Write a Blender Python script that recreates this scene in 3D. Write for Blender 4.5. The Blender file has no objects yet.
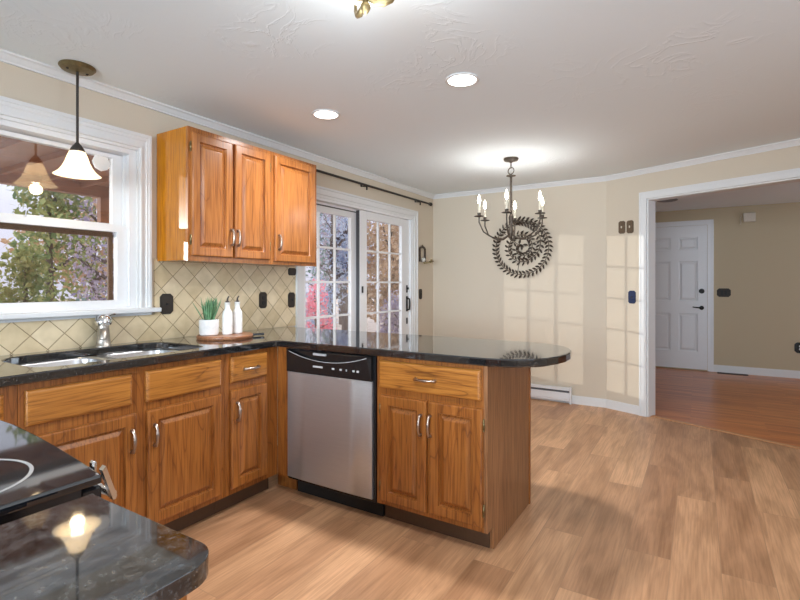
import bpy, bmesh, math, random
from mathutils import Vector, Matrix, Quaternion
PI = math.pi
sc = bpy.context.scene
C = sc.collection

# ------------------------------------------------------------------ camera, sky, sun, added fill light, exposure
cd = bpy.data.cameras.new('camera')
cam = bpy.data.objects.new('camera', cd); C.objects.link(cam)
cd.sensor_width = 36.0; cd.lens = 483.39 / 800 * 36; cd.shift_y = -0.02
cd.clip_start = 0.02
cam.location = (2.769, 0, 1.247); cam.rotation_euler = (PI / 2, 0, 0.5541)
sc.camera = cam
sc.view_settings.view_transform = 'Standard'; sc.view_settings.look = 'None'
sc.view_settings.gamma = 1.0; sc.view_settings.exposure = 0.12
sc.view_settings.use_curve_mapping = False
sc.cycles.max_bounces = 10; sc.cycles.diffuse_bounces = 5; sc.cycles.glossy_bounces = 6
sc.cycles.transparent_max_bounces = 16; sc.cycles.transmission_bounces = 6
sc.cycles.sample_clamp_indirect = 4.0
sc.cycles.caustics_reflective = False; sc.cycles.caustics_refractive = False

w = bpy.data.worlds.new('sky'); sc.world = w; w.use_nodes = True
nt = w.node_tree; bg = nt.nodes['Background']
tc = nt.nodes.new('ShaderNodeTexCoord'); sx = nt.nodes.new('ShaderNodeSeparateXYZ')
cr = nt.nodes.new('ShaderNodeValToRGB')
nt.links.new(tc.outputs['Generated'], sx.inputs[0]); nt.links.new(sx.outputs['Z'], cr.inputs[0])
cr.color_ramp.elements[0].position = 0.0; cr.color_ramp.elements[0].color = (0.50, 0.49, 0.60, 1)
cr.color_ramp.elements[1].position = 0.75; cr.color_ramp.elements[1].color = (1.25, 1.32, 1.5, 1)
nt.links.new(cr.outputs[0], bg.inputs[0]); bg.inputs[1].default_value = 1.7

def light(name, kind, loc, energy, color=(1, 1, 1), rot=(0, 0, 0), parent=None, **kw):
    l = bpy.data.lights.new(name, kind); l.energy = energy; l.color = color
    for k, v in kw.items(): setattr(l, k, v)
    o = bpy.data.objects.new(name, l); C.objects.link(o)
    o.location = loc; o.rotation_euler = rot
    if parent: o.parent = parent; o.location = Vector(loc) - parent.location
    return o

# low autumn sun that reaches the far wall through the glazed patio door
sun = light('low_sun', 'SUN', (-6, -1, 3), 1.25, (1.0, 0.95, 0.88), angle=0.004)
sun.rotation_euler = Vector((1.34, 1.0, -0.10)).to_track_quat('-Z', 'Y').to_euler()
# added fill lights at unseen, added openings: right, behind the camera, hall
light('fill_right', 'AREA', (4.70, .75, 1.35), 24, (0.74, 0.88, 1.0), (0, PI / 2, 0), shape='RECTANGLE', size=1.7, size_y=2.6)
light('fill_back', 'AREA', (2.4, -2.60, 1.40), 54, (0.74, 0.88, 1.0), (PI / 2, 0, math.radians(11)), shape='RECTANGLE', size=2.8, size_y=1.5, spread=math.radians(75))
light('fill_hall', 'AREA', (6.05, 6.6, 1.4), 14, (0.85, 0.92, 1.0), (0, PI / 2, 0), shape='RECTANGLE', size=1.2, size_y=1.2)

# ------------------------------------------------------------------ helpers: properties
def thing(name, label, cat, loc=(0, 0, 0), group=None, kind=None):
    o = bpy.data.objects.new(name, None); C.objects.link(o)
    o.location = loc; o.empty_display_size = 0.05
    o['label'] = label; o['category'] = cat
    if group: o['group'] = group
    if kind: o['kind'] = kind
    return o

def tag(o, label, cat, group=None, kind=None):
    o['label'] = label; o['category'] = cat
    if group: o['group'] = group
    if kind: o['kind'] = kind
    return o

def world_loc(o):
    v = Vector((0, 0, 0))
    while o: v += o.location; o = o.parent
    return v

# ------------------------------------------------------------------ helpers: meshes
class MB:
    def __init__(s, M=None):
        s.bm = bmesh.new(); s.M = M
    def _new(s, before):
        return [v for v in s.bm.verts if v not in before]
    def box(s, x0, x1, y0, y1, z0, z1, bev=0.0, seg=1):
        vs = [s.bm.verts.new((x, y, z)) for x in (x0, x1) for y in (y0, y1) for z in (z0, z1)]
        f = [(0, 1, 3, 2), (4, 6, 7, 5), (0, 4, 5, 1), (2, 3, 7, 6), (0, 2, 6, 4), (1, 5, 7, 3)]
        fs = [s.bm.faces.new([vs[i] for i in q]) for q in f]
        if bev > 0:
            es = list({e for q in fs for e in q.edges})
            bmesh.ops.bevel(s.bm, geom=es, offset=bev, segments=seg, affect='EDGES', profile=0.5)
        return s
    def prism(s, pts, z0, z1):
        a = [s.bm.verts.new((p[0], p[1], z0)) for p in pts]
        b = [s.bm.verts.new((p[0], p[1], z1)) for p in pts]
        s.bm.faces.new(a[::-1]); s.bm.faces.new(b)
        n = len(pts)
        for i in range(n): s.bm.faces.new((a[i], a[(i + 1) % n], b[(i + 1) % n], b[i]))
        return s
    def lathe(s, prof, c=(0, 0, 0), seg=24, axis='z', cap=True):
        rings = []
        for r, h in prof:
            ring = []
            for i in range(seg):
                t = 2 * PI * i / seg; x, y = r * math.cos(t), r * math.sin(t)
                p = {'z': (x, y, h), 'x': (h, x, y), 'y': (y, h, x)}[axis]
                ring.append(s.bm.verts.new((c[0] + p[0], c[1] + p[1], c[2] + p[2])))
            rings.append(ring)
        for a, b in zip(rings, rings[1:]):
            for i in range(seg): s.bm.faces.new((a[i], a[(i + 1) % seg], b[(i + 1) % seg], b[i]))
        if cap:
            s.bm.faces.new(rings[0][::-1]); s.bm.faces.new(rings[-1])
        return s
    def tube(s, pts, r, seg=8, closed=False):
        pts = [Vector(p) for p in pts]; n = len(pts)
        rs = r if isinstance(r, (list, tuple)) else [r] * n
        rings = []; up = None
        for i, p in enumerate(pts):
            if closed: t = pts[(i + 1) % n] - pts[i - 1]
            else: t = pts[min(i + 1, n - 1)] - pts[max(i - 1, 0)]
            t.normalize()
            if up is None:
                up = Vector((0, 0, 1)) if abs(t.z) < 0.9 else Vector((1, 0, 0))
            a = t.cross(up); a.normalize(); b = a.cross(t); b.normalize(); up = b
            rings.append([s.bm.verts.new(p + (a * math.cos(2 * PI * k / seg) + b * math.sin(2 * PI * k / seg)) * rs[i]) for k in range(seg)])
        m = n if closed else n - 1
        for i in range(m):
            a, b = rings[i], rings[(i + 1) % n]
            for k in range(seg): s.bm.faces.new((a[k], a[(k + 1) % seg], b[(k + 1) % seg], b[k]))
        if not closed:
            s.bm.faces.new(rings[0][::-1]); s.bm.faces.new(rings[-1])
        return s
    def ball(s, c, r, seg=16, sq=1.0):
        prof = [(r * max(0.02, math.sin(PI * i / 10)), -r * sq * math.cos(PI * i / 10)) for i in range(11)]
        return s.lathe(prof, c, seg)
    def panel(s, o, U, V, N, w, h, rings):
        """nested rectangles (inset, height above back): a raised-panel front whose back lies in the plane through o"""
        o, U, V, N = map(Vector, (o, U, V, N))
        R = []
        for ins, d in [(0, 0)] + rings:
            R.append([s.bm.verts.new(o + U * a + V * b + N * d) for a, b in ((ins, ins), (w - ins, ins), (w - ins, h - ins), (ins, h - ins))])
        for a, b in zip(R, R[1:]):
            for k in range(4): s.bm.faces.new((a[k], a[(k + 1) % 4], b[(k + 1) % 4], b[k]))
        s.bm.faces.new(R[0][::-1]); s.bm.faces.new(R[-1])
        return s
    def quad(s, ps):
        s.bm.faces.new([s.bm.verts.new(p) for p in ps]); return s
    def plate(s, loops, z0, z1):
        """outline plus holes, filled and extruded"""
        es = []
        for lp in loops:
            vs = [s.bm.verts.new((p[0], p[1], z0)) for p in lp]
            es += [s.bm.edges.new((vs[i], vs[(i + 1) % len(vs)])) for i in range(len(vs))]
        g = bmesh.ops.triangle_fill(s.bm, use_beauty=True, use_dissolve=False, edges=es)
        fs = [f for f in g['geom'] if isinstance(f, bmesh.types.BMFace)]
        e = bmesh.ops.extrude_face_region(s.bm, geom=fs)
        bmesh.ops.translate(s.bm, verts=[v for v in e['geom'] if isinstance(v, bmesh.types.BMVert)], vec=(0, 0, z1 - z0))
        return s
    def build(s, name, mat, parent=None, smooth=False, bevel=0, label=None, seg=2):
        if s.M is not None: bmesh.ops.transform(s.bm, matrix=s.M, verts=s.bm.verts)
        bmesh.ops.recalc_face_normals(s.bm, faces=s.bm.faces)
        me = bpy.data.meshes.new(name)
        o = bpy.data.objects.new(name, me); C.objects.link(o)
        if parent is not None:
            o.parent = parent
            bmesh.ops.translate(s.bm, verts=s.bm.verts, vec=-world_loc(parent))
        s.bm.to_mesh(me); s.bm.free()
        me.materials.append(mat)
        if smooth:
            for p in me.polygons: p.use_smooth = True
            if smooth != 'all':
                md = o.modifiers.new('edges', 'EDGE_SPLIT'); md.split_angle = math.radians(40)
        if bevel:
            md = o.modifiers.new('bevel', 'BEVEL'); md.width = bevel; md.segments = seg; md.limit_method = 'ANGLE'; md.angle_limit = math.radians(40)
        if label: o['label'] = label
        return o

def struct(o):
    o['kind'] = 'structure'; return o

def origin_to(o, loc):
    """move a mesh object's origin to loc without moving its geometry"""
    loc = Vector(loc); o.data.transform(Matrix.Translation(-loc)); o.location = loc; return o

def solo(mb, name, mat, loc, label, cat, group=None, kind=None, **kw):
    o = mb.build(name, mat, **kw); origin_to(o, loc); return tag(o, label, cat, group, kind)

def copy_tree(o, parent=None):
    c = o.copy(); C.objects.link(c)
    if parent: c.parent = parent
    for ch in list(o.children): copy_tree(ch, c)
    return c

# ------------------------------------------------------------------ helpers: materials
def mat(name):
    m = bpy.data.materials.new(name); m.use_nodes = True
    return m, m.node_tree, m.node_tree.nodes['Principled BSDF']

def N(nt, t, **kw):
    n = nt.nodes.new(t)
    for k, v in kw.items(): setattr(n, k, v)
    return n

def ramp(nt, stops, interp='LINEAR'):
    r = nt.nodes.new('ShaderNodeValToRGB'); r.color_ramp.interpolation = interp
    els = r.color_ramp.elements
    while len(els) < len(stops): els.new(0.5)
    for e, (p, c) in zip(els, stops): e.position = p; e.color = (*c, 1) if len(c) == 3 else c
    return r

def srgb(r, g, b):
    f = lambda c: (c / 255 / 12.92) if c / 255 <= 0.04045 else ((c / 255 + 0.055) / 1.055) ** 2.4
    return (f(r), f(g), f(b))

def simple(name, col, rough=0.5, metal=0.0, coat=0.0, bump=0.0, bscale=60, var=0.06, spec=0.5):
    m, nt, p = mat(name)
    t = N(nt, 'ShaderNodeTexCoord'); n = N(nt, 'ShaderNodeTexNoise'); n.inputs['Scale'].default_value = bscale; n.inputs['Detail'].default_value = 3
    nt.links.new(t.outputs['Object'], n.inputs['Vector'])
    lo = tuple(c * (1 - var) for c in col); hi = tuple(min(1, c * (1 + var)) for c in col)
    r = ramp(nt, [(0.3, lo), (0.7, hi)]); nt.links.new(n.outputs['Fac'], r.inputs[0]); nt.links.new(r.outputs[0], p.inputs['Base Color'])
    p.inputs['Roughness'].default_value = rough; p.inputs['Metallic'].default_value = metal
    p.inputs['Coat Weight'].default_value = coat; p.inputs['Coat Roughness'].default_value = 0.1
    p.inputs['Specular IOR Level'].default_value = spec
    if bump:
        b = N(nt, 'ShaderNodeBump'); b.inputs['Strength'].default_value = bump; b.inputs['Distance'].default_value = 0.01
        nt.links.new(n.outputs['Fac'], b.inputs['Height']); nt.links.new(b.outputs[0], p.inputs['Normal'])
    return m

def oak(name, axis, dark, mid, lite, rough=0.32, ring=9.0):
    """flat-sawn oak: long cathedral rings plus fine pores along one axis"""
    m, nt, p = mat(name); L = nt.links
    t = N(nt, 'ShaderNodeTexCoord'); oi = N(nt, 'ShaderNodeObjectInfo')
    off = N(nt, 'ShaderNodeVectorMath', operation='SCALE'); off.inputs[0].default_value = (3.1, 5.7, 7.3)
    L.new(oi.outputs['Random'], off.inputs['Scale'])
    add = N(nt, 'ShaderNodeVectorMath', operation='ADD'); L.new(t.outputs['Object'], add.inputs[0]); L.new(off.outputs[0], add.inputs[1])
    def stretched(a, c):
        mp = N(nt, 'ShaderNodeMapping'); s = [c, c, c]; s['xyz'.index(axis)] = a; mp.inputs['Scale'].default_value = s
        L.new(add.outputs[0], mp.inputs[0]); return mp
    n1 = N(nt, 'ShaderNodeTexNoise'); n1.inputs['Scale'].default_value = 1.0; n1.inputs['Detail'].default_value = 1.5; n1.inputs['Distortion'].default_value = 0.3
    L.new(stretched(1.3, 9.0).outputs[0], n1.inputs['Vector'])
    mul = N(nt, 'ShaderNodeMath', operation='MULTIPLY'); mul.inputs[1].default_value = ring; L.new(n1.outputs['Fac'], mul.inputs[0])
    fr = N(nt, 'ShaderNodeMath', operation='FRACT'); L.new(mul.outputs[0], fr.inputs[0])
    r1 = ramp(nt, [(0.0, dark), (0.07, mid), (0.5, lite), (0.95, mid), (1.0, dark)]); L.new(fr.outputs[0], r1.inputs[0])
    n2 = N(nt, 'ShaderNodeTexNoise'); n2.inputs['Scale'].default_value = 1.0; n2.inputs['Detail'].default_value = 4
    L.new(stretched(5, 150).outputs[0], n2.inputs['Vector'])
    r2 = ramp(nt, [(0.36, (0.52, 0.44, 0.36)), (0.54, (1, 1, 1))]); L.new(n2.outputs['Fac'], r2.inputs[0])
    n3 = N(nt, 'ShaderNodeTexNoise'); n3.inputs['Scale'].default_value = 1.0; n3.inputs['Detail'].default_value = 2
    L.new(stretched(0.8, 9).outputs[0], n3.inputs['Vector'])
    r3 = ramp(nt, [(0.3, (0.86, 0.84, 0.8)), (0.7, (1.08, 1.08, 1.08))]); L.new(n3.outputs['Fac'], r3.inputs[0])
    mx = N(nt, 'ShaderNodeMix', data_type='RGBA', blend_type='MULTIPLY'); mx.inputs[0].default_value = 0.8
    L.new(r1.outputs[0], mx.inputs[6]); L.new(r2.outputs[0], mx.inputs[7])
    mx2 = N(nt, 'ShaderNodeMix', data_type='RGBA', blend_type='MULTIPLY'); mx2.inputs[0].default_value = 1.0
    L.new(mx.outputs[2], mx2.inputs[6]); L.new(r3.outputs[0], mx2.inputs[7])
    L.new(mx2.outputs[2], p.inputs['Base Color'])
    p.inputs['Roughness'].default_value = rough; p.inputs['Coat Weight'].default_value = 0.22; p.inputs['Coat Roughness'].default_value = 0.16
    b = N(nt, 'ShaderNodeBump'); b.inputs['Strength'].default_value = 0.12; b.inputs['Distance'].default_value = 0.002
    L.new(n2.outputs['Fac'], b.inputs['Height']); L.new(b.outputs[0], p.inputs['Normal'])
    return m

OD, OM, OL = (0.20, 0.066, 0.014), (0.315, 0.108, 0.022), (0.355, 0.130, 0.027)
FD, FM, FL = (0.22, 0.080, 0.014), (0.39, 0.152, 0.027), (0.45, 0.182, 0.034)          # drawer fronts: same oak, the stronger light on them put into the colour
M_oak = {'z': oak('honey oak grain z', 'z', OD, OM, OL), 'x': oak('honey oak grain x', 'x', FD, FM, FL), 'y': oak('honey oak grain y', 'y', FD, FM, FL)}
UD, UM, UL = (0.28, 0.090, 0.018), (0.39, 0.138, 0.031), (0.43, 0.160, 0.038)
M_oaku = {a: oak('light honey oak grain ' + a, a, UD, UM, UL, rough=0.28, ring=5) for a in 'xyz'}
M_side = oak('orange varnished birch side', 'z', (0.45, 0.155, 0.004), (0.50, 0.18, 0.005), (0.53, 0.195, 0.006), rough=0.22, ring=3)
M_endpanel = oak('veneer end panel', 'z', (0.25, 0.11, 0.04), (0.28, 0.125, 0.048), (0.30, 0.14, 0.055), rough=0.5, ring=3)
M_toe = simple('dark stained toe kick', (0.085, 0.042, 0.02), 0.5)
M_gap = simple('dark cabinet interior', (0.03, 0.018, 0.01), 0.7)

M_wall = simple('beige wall paint', srgb(205, 193, 174), 0.75, bump=0.05, bscale=180, var=0.015)
M_hallwall = simple('tan hall paint', srgb(190, 176, 148), 0.75, bump=0.05, bscale=180, var=0.015)
M_white = simple('white semi gloss trim', (0.71, 0.72, 0.72), 0.35, var=0.01)
M_vinyl = simple('white vinyl frame', (0.78, 0.79, 0.80), 0.35, var=0.01)
M_doorw = simple('white painted door', (0.74, 0.76, 0.78), 0.4, var=0.01)

def mk_ceiling():
    m, nt, p = mat('trowelled white ceiling'); L = nt.links
    t = N(nt, 'ShaderNodeTexCoord')
    n = N(nt, 'ShaderNodeTexNoise'); n.inputs['Scale'].default_value = 3.2; n.inputs['Detail'].default_value = 6; n.inputs['Distortion'].default_value = 2.6
    L.new(t.outputs['Object'], n.inputs['Vector'])
    r = ramp(nt, [(0.46, (0, 0, 0)), (0.5, (1, 1, 1)), (0.54, (0, 0, 0))]); L.new(n.outputs['Fac'], r.inputs[0])
    n2 = N(nt, 'ShaderNodeTexNoise'); n2.inputs['Scale'].default_value = 1.7; L.new(t.outputs['Object'], n2.inputs['Vector'])
    r2 = ramp(nt, [(0.5, (0, 0, 0)), (0.62, (1, 1, 1))]); L.new(n2.outputs['Fac'], r2.inputs[0])
    mu = N(nt, 'ShaderNodeMath', operation='MULTIPLY'); L.new(r.outputs[0], mu.inputs[0]); L.new(r2.outputs[0], mu.inputs[1])
    b = N(nt, 'ShaderNodeBump'); b.inputs['Strength'].default_value = 0.25; b.inputs['Distance'].default_value = 0.006
    L.new(mu.outputs[0], b.inputs['Height']); L.new(b.outputs[0], p.inputs['Normal'])
    p.inputs['Base Color'].default_value = (0.79, 0.86, 0.89, 1); p.inputs['Roughness'].default_value = 0.85
    return m
M_ceil = mk_ceiling()

def mk_planks(name, lengthwise, width, length, c1, c2, gd, gl, rough, seam):
    m, nt, p = mat(name); L = nt.links
    t = N(nt, 'ShaderNodeTexCoord'); sp = N(nt, 'ShaderNodeSeparateXYZ'); L.new(t.outputs['Object'], sp.inputs[0])
    cb = N(nt, 'ShaderNodeCombineXYZ')
    a, b = ('Y', 'X') if lengthwise == 'y' else ('X', 'Y')
    L.new(sp.outputs[a], cb.inputs[0]); L.new(sp.outputs[b], cb.inputs[1])
    br = N(nt, 'ShaderNodeTexBrick'); br.offset = 0.37; br.offset_frequency = 2
    br.inputs['Scale'].default_value = 1; br.inputs['Mortar Size'].default_value = seam; br.inputs['Mortar Smooth'].default_value = 0.3
    br.inputs['Brick Width'].default_value = length; br.inputs['Row Height'].default_value = width; br.inputs['Bias'].default_value = 0
    br.inputs['Color1'].default_value = (0, 0, 0, 1); br.inputs['Color2'].default_value = (1, 1, 1, 1); br.inputs['Mortar'].default_value = (0.5, 0.5, 0.5, 1)
    L.new(cb.outputs[0], br.inputs['Vector'])
    sh = N(nt, 'ShaderNodeVectorMath', operation='SCALE'); sh.inputs['Scale'].default_value = 7.0; L.new(br.outputs['Color'], sh.inputs[0])
    ad = N(nt, 'ShaderNodeVectorMath', operation='ADD'); L.new(cb.outputs[0], ad.inputs[0]); L.new(sh.outputs[0], ad.inputs[1])
    def noise(sx, sy, det, dist=0.0):
        mp = N(nt, 'ShaderNodeMapping'); mp.inputs['Scale'].default_value = (sx, sy, 1); L.new(ad.outputs[0], mp.inputs[0])
        n = N(nt, 'ShaderNodeTexNoise'); n.inputs['Scale'].default_value = 1; n.inputs['Detail'].default_value = det; n.inputs['Distortion'].default_value = dist
        L.new(mp.outputs[0], n.inputs['Vector']); return n
    base = ramp(nt, [(0.0, c1), (1.0, c2)]); L.new(br.outputs['Color'], base.inputs[0])
    g1 = noise(1.8, 10, 5, 0.7); r1 = ramp(nt, [(0.32, gd), (0.62, gl)]); L.new(g1.outputs['Fac'], r1.inputs[0])
    g2 = noise(5, 120, 3); r2 = ramp(nt, [(0.35, (0.84, 0.81, 0.78)), (0.6, (1.04, 1.04, 1.04))]); L.new(g2.outputs['Fac'], r2.inputs[0])
    m1 = N(nt, 'ShaderNodeMix', data_type='RGBA', blend_type='MULTIPLY'); m1.inputs[0].default_value = 1; L.new(base.outputs[0], m1.inputs[6]); L.new(r1.outputs[0], m1.inputs[7])
    m2 = N(nt, 'ShaderNodeMix', data_type='RGBA', blend_type='MULTIPLY'); m2.inputs[0].default_value = 1; L.new(m1.outputs[2], m2.inputs[6]); L.new(r2.outputs[0], m2.inputs[7])
    m3 = N(nt, 'ShaderNodeMix', data_type='RGBA', blend_type='MIX'); L.new(br.outputs['Fac'], m3.inputs[0]); L.new(m2.outputs[2], m3.inputs[6])
    m3.inputs[7].default_value = tuple(0.68 * (x + y) / 2 for x, y in zip(c1, c2)) + (1,)
    L.new(m3.outputs[2], p.inputs['Base Color'])
    p.inputs['Roughness'].default_value = rough
    bp = N(nt, 'ShaderNodeBump'); bp.inputs['Strength'].default_value = 0.08; bp.inputs['Distance'].default_value = 0.003
    L.new(g2.outputs['Fac'], bp.inputs['Height']); L.new(bp.outputs[0], p.inputs['Normal'])
    return m
M_floor = mk_planks('oak laminate floor', 'y', 0.19, 1.25, srgb(176, 131, 96), srgb(210, 164, 124), (0.70, 0.66, 0.61), (1.08, 1.08, 1.08), 0.38, 0.0016)
M_floor2 = mk_planks('red oak strip floor', 'x', 0.058, 0.9, srgb(182, 102, 48), srgb(212, 134, 72), (0.78, 0.72, 0.66), (1.05, 1.05, 1.05), 0.28, 0.0008)

def mk_tile():
    m, nt, p = mat('diagonal tumbled stone tile'); L = nt.links
    t = N(nt, 'ShaderNodeTexCoord'); sp = N(nt, 'ShaderNodeSeparateXYZ'); L.new(t.outputs['Object'], sp.inputs[0])
    def lin(op, c):
        q = N(nt, 'ShaderNodeMath', operation=op); L.new(sp.outputs['Y'], q.inputs[0]); L.new(sp.outputs['Z'], q.inputs[1])
        u = N(nt, 'ShaderNodeMath', operation='MULTIPLY_ADD'); L.new(q.outputs[0], u.inputs[0]); u.inputs[1].default_value = 1 / math.sqrt(2); u.inputs[2].default_value = -c / math.sqrt(2) + 0.1058 * 20
        return u
    cb = N(nt, 'ShaderNodeCombineXYZ'); L.new(lin('ADD', 2.045).outputs[0], cb.inputs[0]); L.new(lin('SUBTRACT', 0.205).outputs[0], cb.inputs[1])
    br = N(nt, 'ShaderNodeTexBrick'); br.offset = 0.0
    for k, v in (('Scale', 1), ('Mortar Size', 0.0022), ('Mortar Smooth', 0.35), ('Brick Width', 0.1058), ('Row Height', 0.1058), ('Bias', 0.0)): br.inputs[k].default_value = v
    br.inputs['Color1'].default_value = (*srgb(210, 190, 152), 1); br.inputs['Color2'].default_value = (*srgb(228, 211, 178), 1); br.inputs['Mortar'].default_value = (*srgb(150, 130, 100), 1)
    L.new(cb.outputs[0], br.inputs['Vector'])
    n = N(nt, 'ShaderNodeTexNoise'); n.inputs['Scale'].default_value = 14; n.inputs['Detail'].default_value = 5; L.new(t.outputs['Object'], n.inputs['Vector'])
    r = ramp(nt, [(0.3, (0.88, 0.86, 0.82)), (0.65, (1.04, 1.04, 1.04))]); L.new(n.outputs['Fac'], r.inputs[0])
    mx = N(nt, 'ShaderNodeMix', data_type='RGBA', blend_type='MULTIPLY'); mx.inputs[0].default_value = 1; L.new(br.outputs['Color'], mx.inputs[6]); L.new(r.outputs[0], mx.inputs[7])
    L.new(mx.outputs[2], p.inputs['Base Color']); p.inputs['Roughness'].default_value = 0.4
    b = N(nt, 'ShaderNodeBump'); b.inputs['Strength'].default_value = 0.6; b.inputs['Distance'].default_value = 0.004; b.invert = True
    L.new(br.outputs['Fac'], b.inputs['Height']); L.new(b.outputs[0], p.inputs['Normal'])
    return m
M_tile = mk_tile()

def mk_granite(name, flecks, blotch, rough=0.06):
    m, nt, p = mat(name); L = nt.links
    t = N(nt, 'ShaderNodeTexCoord')
    v = N(nt, 'ShaderNodeTexVoronoi'); v.inputs['Scale'].default_value = 170; L.new(t.outputs['Object'], v.inputs['Vector'])
    n = N(nt, 'ShaderNodeTexNoise'); n.inputs['Scale'].default_value = 130; n.inputs['Detail'].default_value = 4; n.inputs['Roughness'].default_value = 0.65; L.new(t.outputs['Object'], n.inputs['Vector'])
    r1 = ramp(nt, [(0.53, (0.006, 0.006, 0.007)), (0.68, (0.05, 0.048, 0.045)), (0.8, tuple(c * flecks for c in (0.25, 0.24, 0.22)))]); L.new(n.outputs['Fac'], r1.inputs[0])
    n2 = N(nt, 'ShaderNodeTexNoise'); n2.inputs['Scale'].default_value = 26; n2.inputs['Detail'].default_value = 8; n2.inputs['Roughness'].default_value = 0.85; n2.inputs['Distortion'].default_value = 0.3; L.new(t.outputs['Object'], n2.inputs['Vector'])
    r2 = ramp(nt, [(0.46, (0, 0, 0)), (0.78, tuple(c * blotch for c in (0.30, 0.30, 0.29)))]); L.new(n2.outputs['Fac'], r2.inputs[0])
    r3 = ramp(nt, [(0.0, tuple(c * flecks for c in (0.30, 0.29, 0.27))), (0.13, (0, 0, 0))]); L.new(v.outputs['Distance'], r3.inputs[0])
    a = N(nt, 'ShaderNodeMix', data_type='RGBA', blend_type='ADD'); a.inputs[0].default_value = 1; L.new(r1.outputs[0], a.inputs[6]); L.new(r2.outputs[0], a.inputs[7])
    a2 = N(nt, 'ShaderNodeMix', data_type='RGBA', blend_type='ADD'); a2.inputs[0].default_value = 0.6; L.new(a.outputs[2], a2.inputs[6]); L.new(r3.outputs[0], a2.inputs[7])
    L.new(a2.outputs[2], p.inputs['Base Color']); p.inputs['Roughness'].default_value = rough
    p.inputs['Specular IOR Level'].default_value = 0.9; p.inputs['Coat Weight'].default_value = 0.45; p.inputs['Coat Roughness'].default_value = 0.02; p.inputs['Coat IOR'].default_value = 1.55
    return m
M_granite = mk_granite('polished black granite', 0.35, 0.06)
M_granite2 = mk_granite('polished speckled granite', 1.0, 0.5, 0.05)

def mk_steel(name, col, rough, axis='x', aniso=0.6, metal=1.0):
    m, nt, p = mat(name); L = nt.links
    t = N(nt, 'ShaderNodeTexCoord'); mp = N(nt, 'ShaderNodeMapping'); s = [400, 400, 400]; s['xyz'.index(axis)] = 6; mp.inputs['Scale'].default_value = s
    L.new(t.outputs['Object'], mp.inputs[0]); n = N(nt, 'ShaderNodeTexNoise'); n.inputs['Scale'].default_value = 1; n.inputs['Detail'].default_value = 2; L.new(mp.outputs[0], n.inputs['Vector'])
    r = ramp(nt, [(0.3, tuple(c * 0.93 for c in col)), (0.7, col)]); L.new(n.outputs['Fac'], r.inputs[0]); L.new(r.outputs[0], p.inputs['Base Color'])
    p.inputs['Metallic'].default_value = metal; p.inputs['Roughness'].default_value = rough
    p.inputs['Anisotropic'].default_value = aniso
    if aniso:
        tg = N(nt, 'ShaderNodeCombineXYZ'); tg.inputs[2].default_value = 1.0; L.new(tg.outputs[0], p.inputs['Tangent'])
    return m
M_steel = mk_steel('brushed stainless steel', (0.56, 0.58, 0.61), 0.31, aniso=0.85, metal=0.72)
M_sink = mk_steel('satin sink steel', (0.74, 0.74, 0.74), 0.30, aniso=0)
M_nickel = simple('satin nickel', (0.42, 0.39, 0.35), 0.40, 1.0, var=0.03)
M_chrome = simple('chrome', (0.80, 0.80, 0.80), 0.12, 1.0, var=0.02)
M_pull = simple('warm nickel pull', (0.46, 0.37, 0.31), 0.30, 1.0, var=0.03)
M_bronze = simple('oil rubbed bronze', (0.030, 0.023, 0.018), 0.6, 0.1, var=0.15)
M_iron = simple('aged iron', (0.085, 0.066, 0.05), 0.45, 0.5, var=0.2)
M_wreath = simple('dark bronze leaf metal', (0.05, 0.034, 0.022), 0.5, 0.3, var=0.25)
M_brass = simple('antique brass', (0.20, 0.155, 0.075), 0.4, 0.8, var=0.15)
M_black = simple('black plastic', (0.012, 0.012, 0.013), 0.25, var=0.1)
M_blackm = simple('matte black', (0.010, 0.010, 0.010), 0.6, var=0.1)
M_grey = simple('grey printed marks', (0.55, 0.55, 0.56), 0.5)
M_glasstop = simple('black ceramic glass', (0.012, 0.013, 0.015), 0.04, spec=0.8)
M_ringmark = simple('pale burner ring print', (0.42, 0.42, 0.42), 0.15)
M_blue = simple('dark blue film', (0.022, 0.034, 0.085), 0.6, spec=0.2)
M_cream = simple('cream plastic', (0.62, 0.57, 0.48), 0.5)
M_ceramic = simple('white marbled ceramic', (0.76, 0.75, 0.73), 0.25, bscale=30, var=0.08)
M_cork = simple('dark bottle stopper', (0.06, 0.045, 0.035), 0.4)
M_board = oak('acacia serving board', 'y', (0.17, 0.06, 0.025), (0.27, 0.105, 0.045), (0.36, 0.155, 0.07), 0.4)
M_leafplant = simple('grey green succulent leaf', (0.13, 0.27, 0.13), 0.45, bscale=25, var=0.35)
M_soil = simple('dark soil', (0.03, 0.02, 0.014), 0.9)
M_candle = simple('ivory candle sleeve', (0.72, 0.66, 0.52), 0.5)
M_wood_out = oak('brown stained porch wood', 'y', (0.26, 0.085, 0.022), (0.36, 0.125, 0.032), (0.42, 0.15, 0.04), 0.6)
M_heater = simple('white enamelled heater', (0.76, 0.77, 0.78), 0.4, var=0.01)
M_bark = simple('grey brown bark', (0.10, 0.075, 0.075), 0.9, bump=0.3, bscale=20, var=0.3)
M_disc = simple('plain white disc', (0.80, 0.79, 0.76), 0.5, var=0.01)

def emit(name, col, strength):
    m, nt, p = mat(name)
    p.inputs['Base Color'].default_value = (*col, 1)
    p.inputs['Emission Color'].default_value = (*col, 1); p.inputs['Emission Strength'].default_value = strength
    return m
M_bulb = emit('glowing bulb', (1.0, 0.90, 0.74), 9)
M_flame = emit('glowing candle bulb', (1.0, 0.92, 0.80), 14)
M_can = emit('glowing recessed lens', (1.0, 0.97, 0.92), 5)

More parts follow.
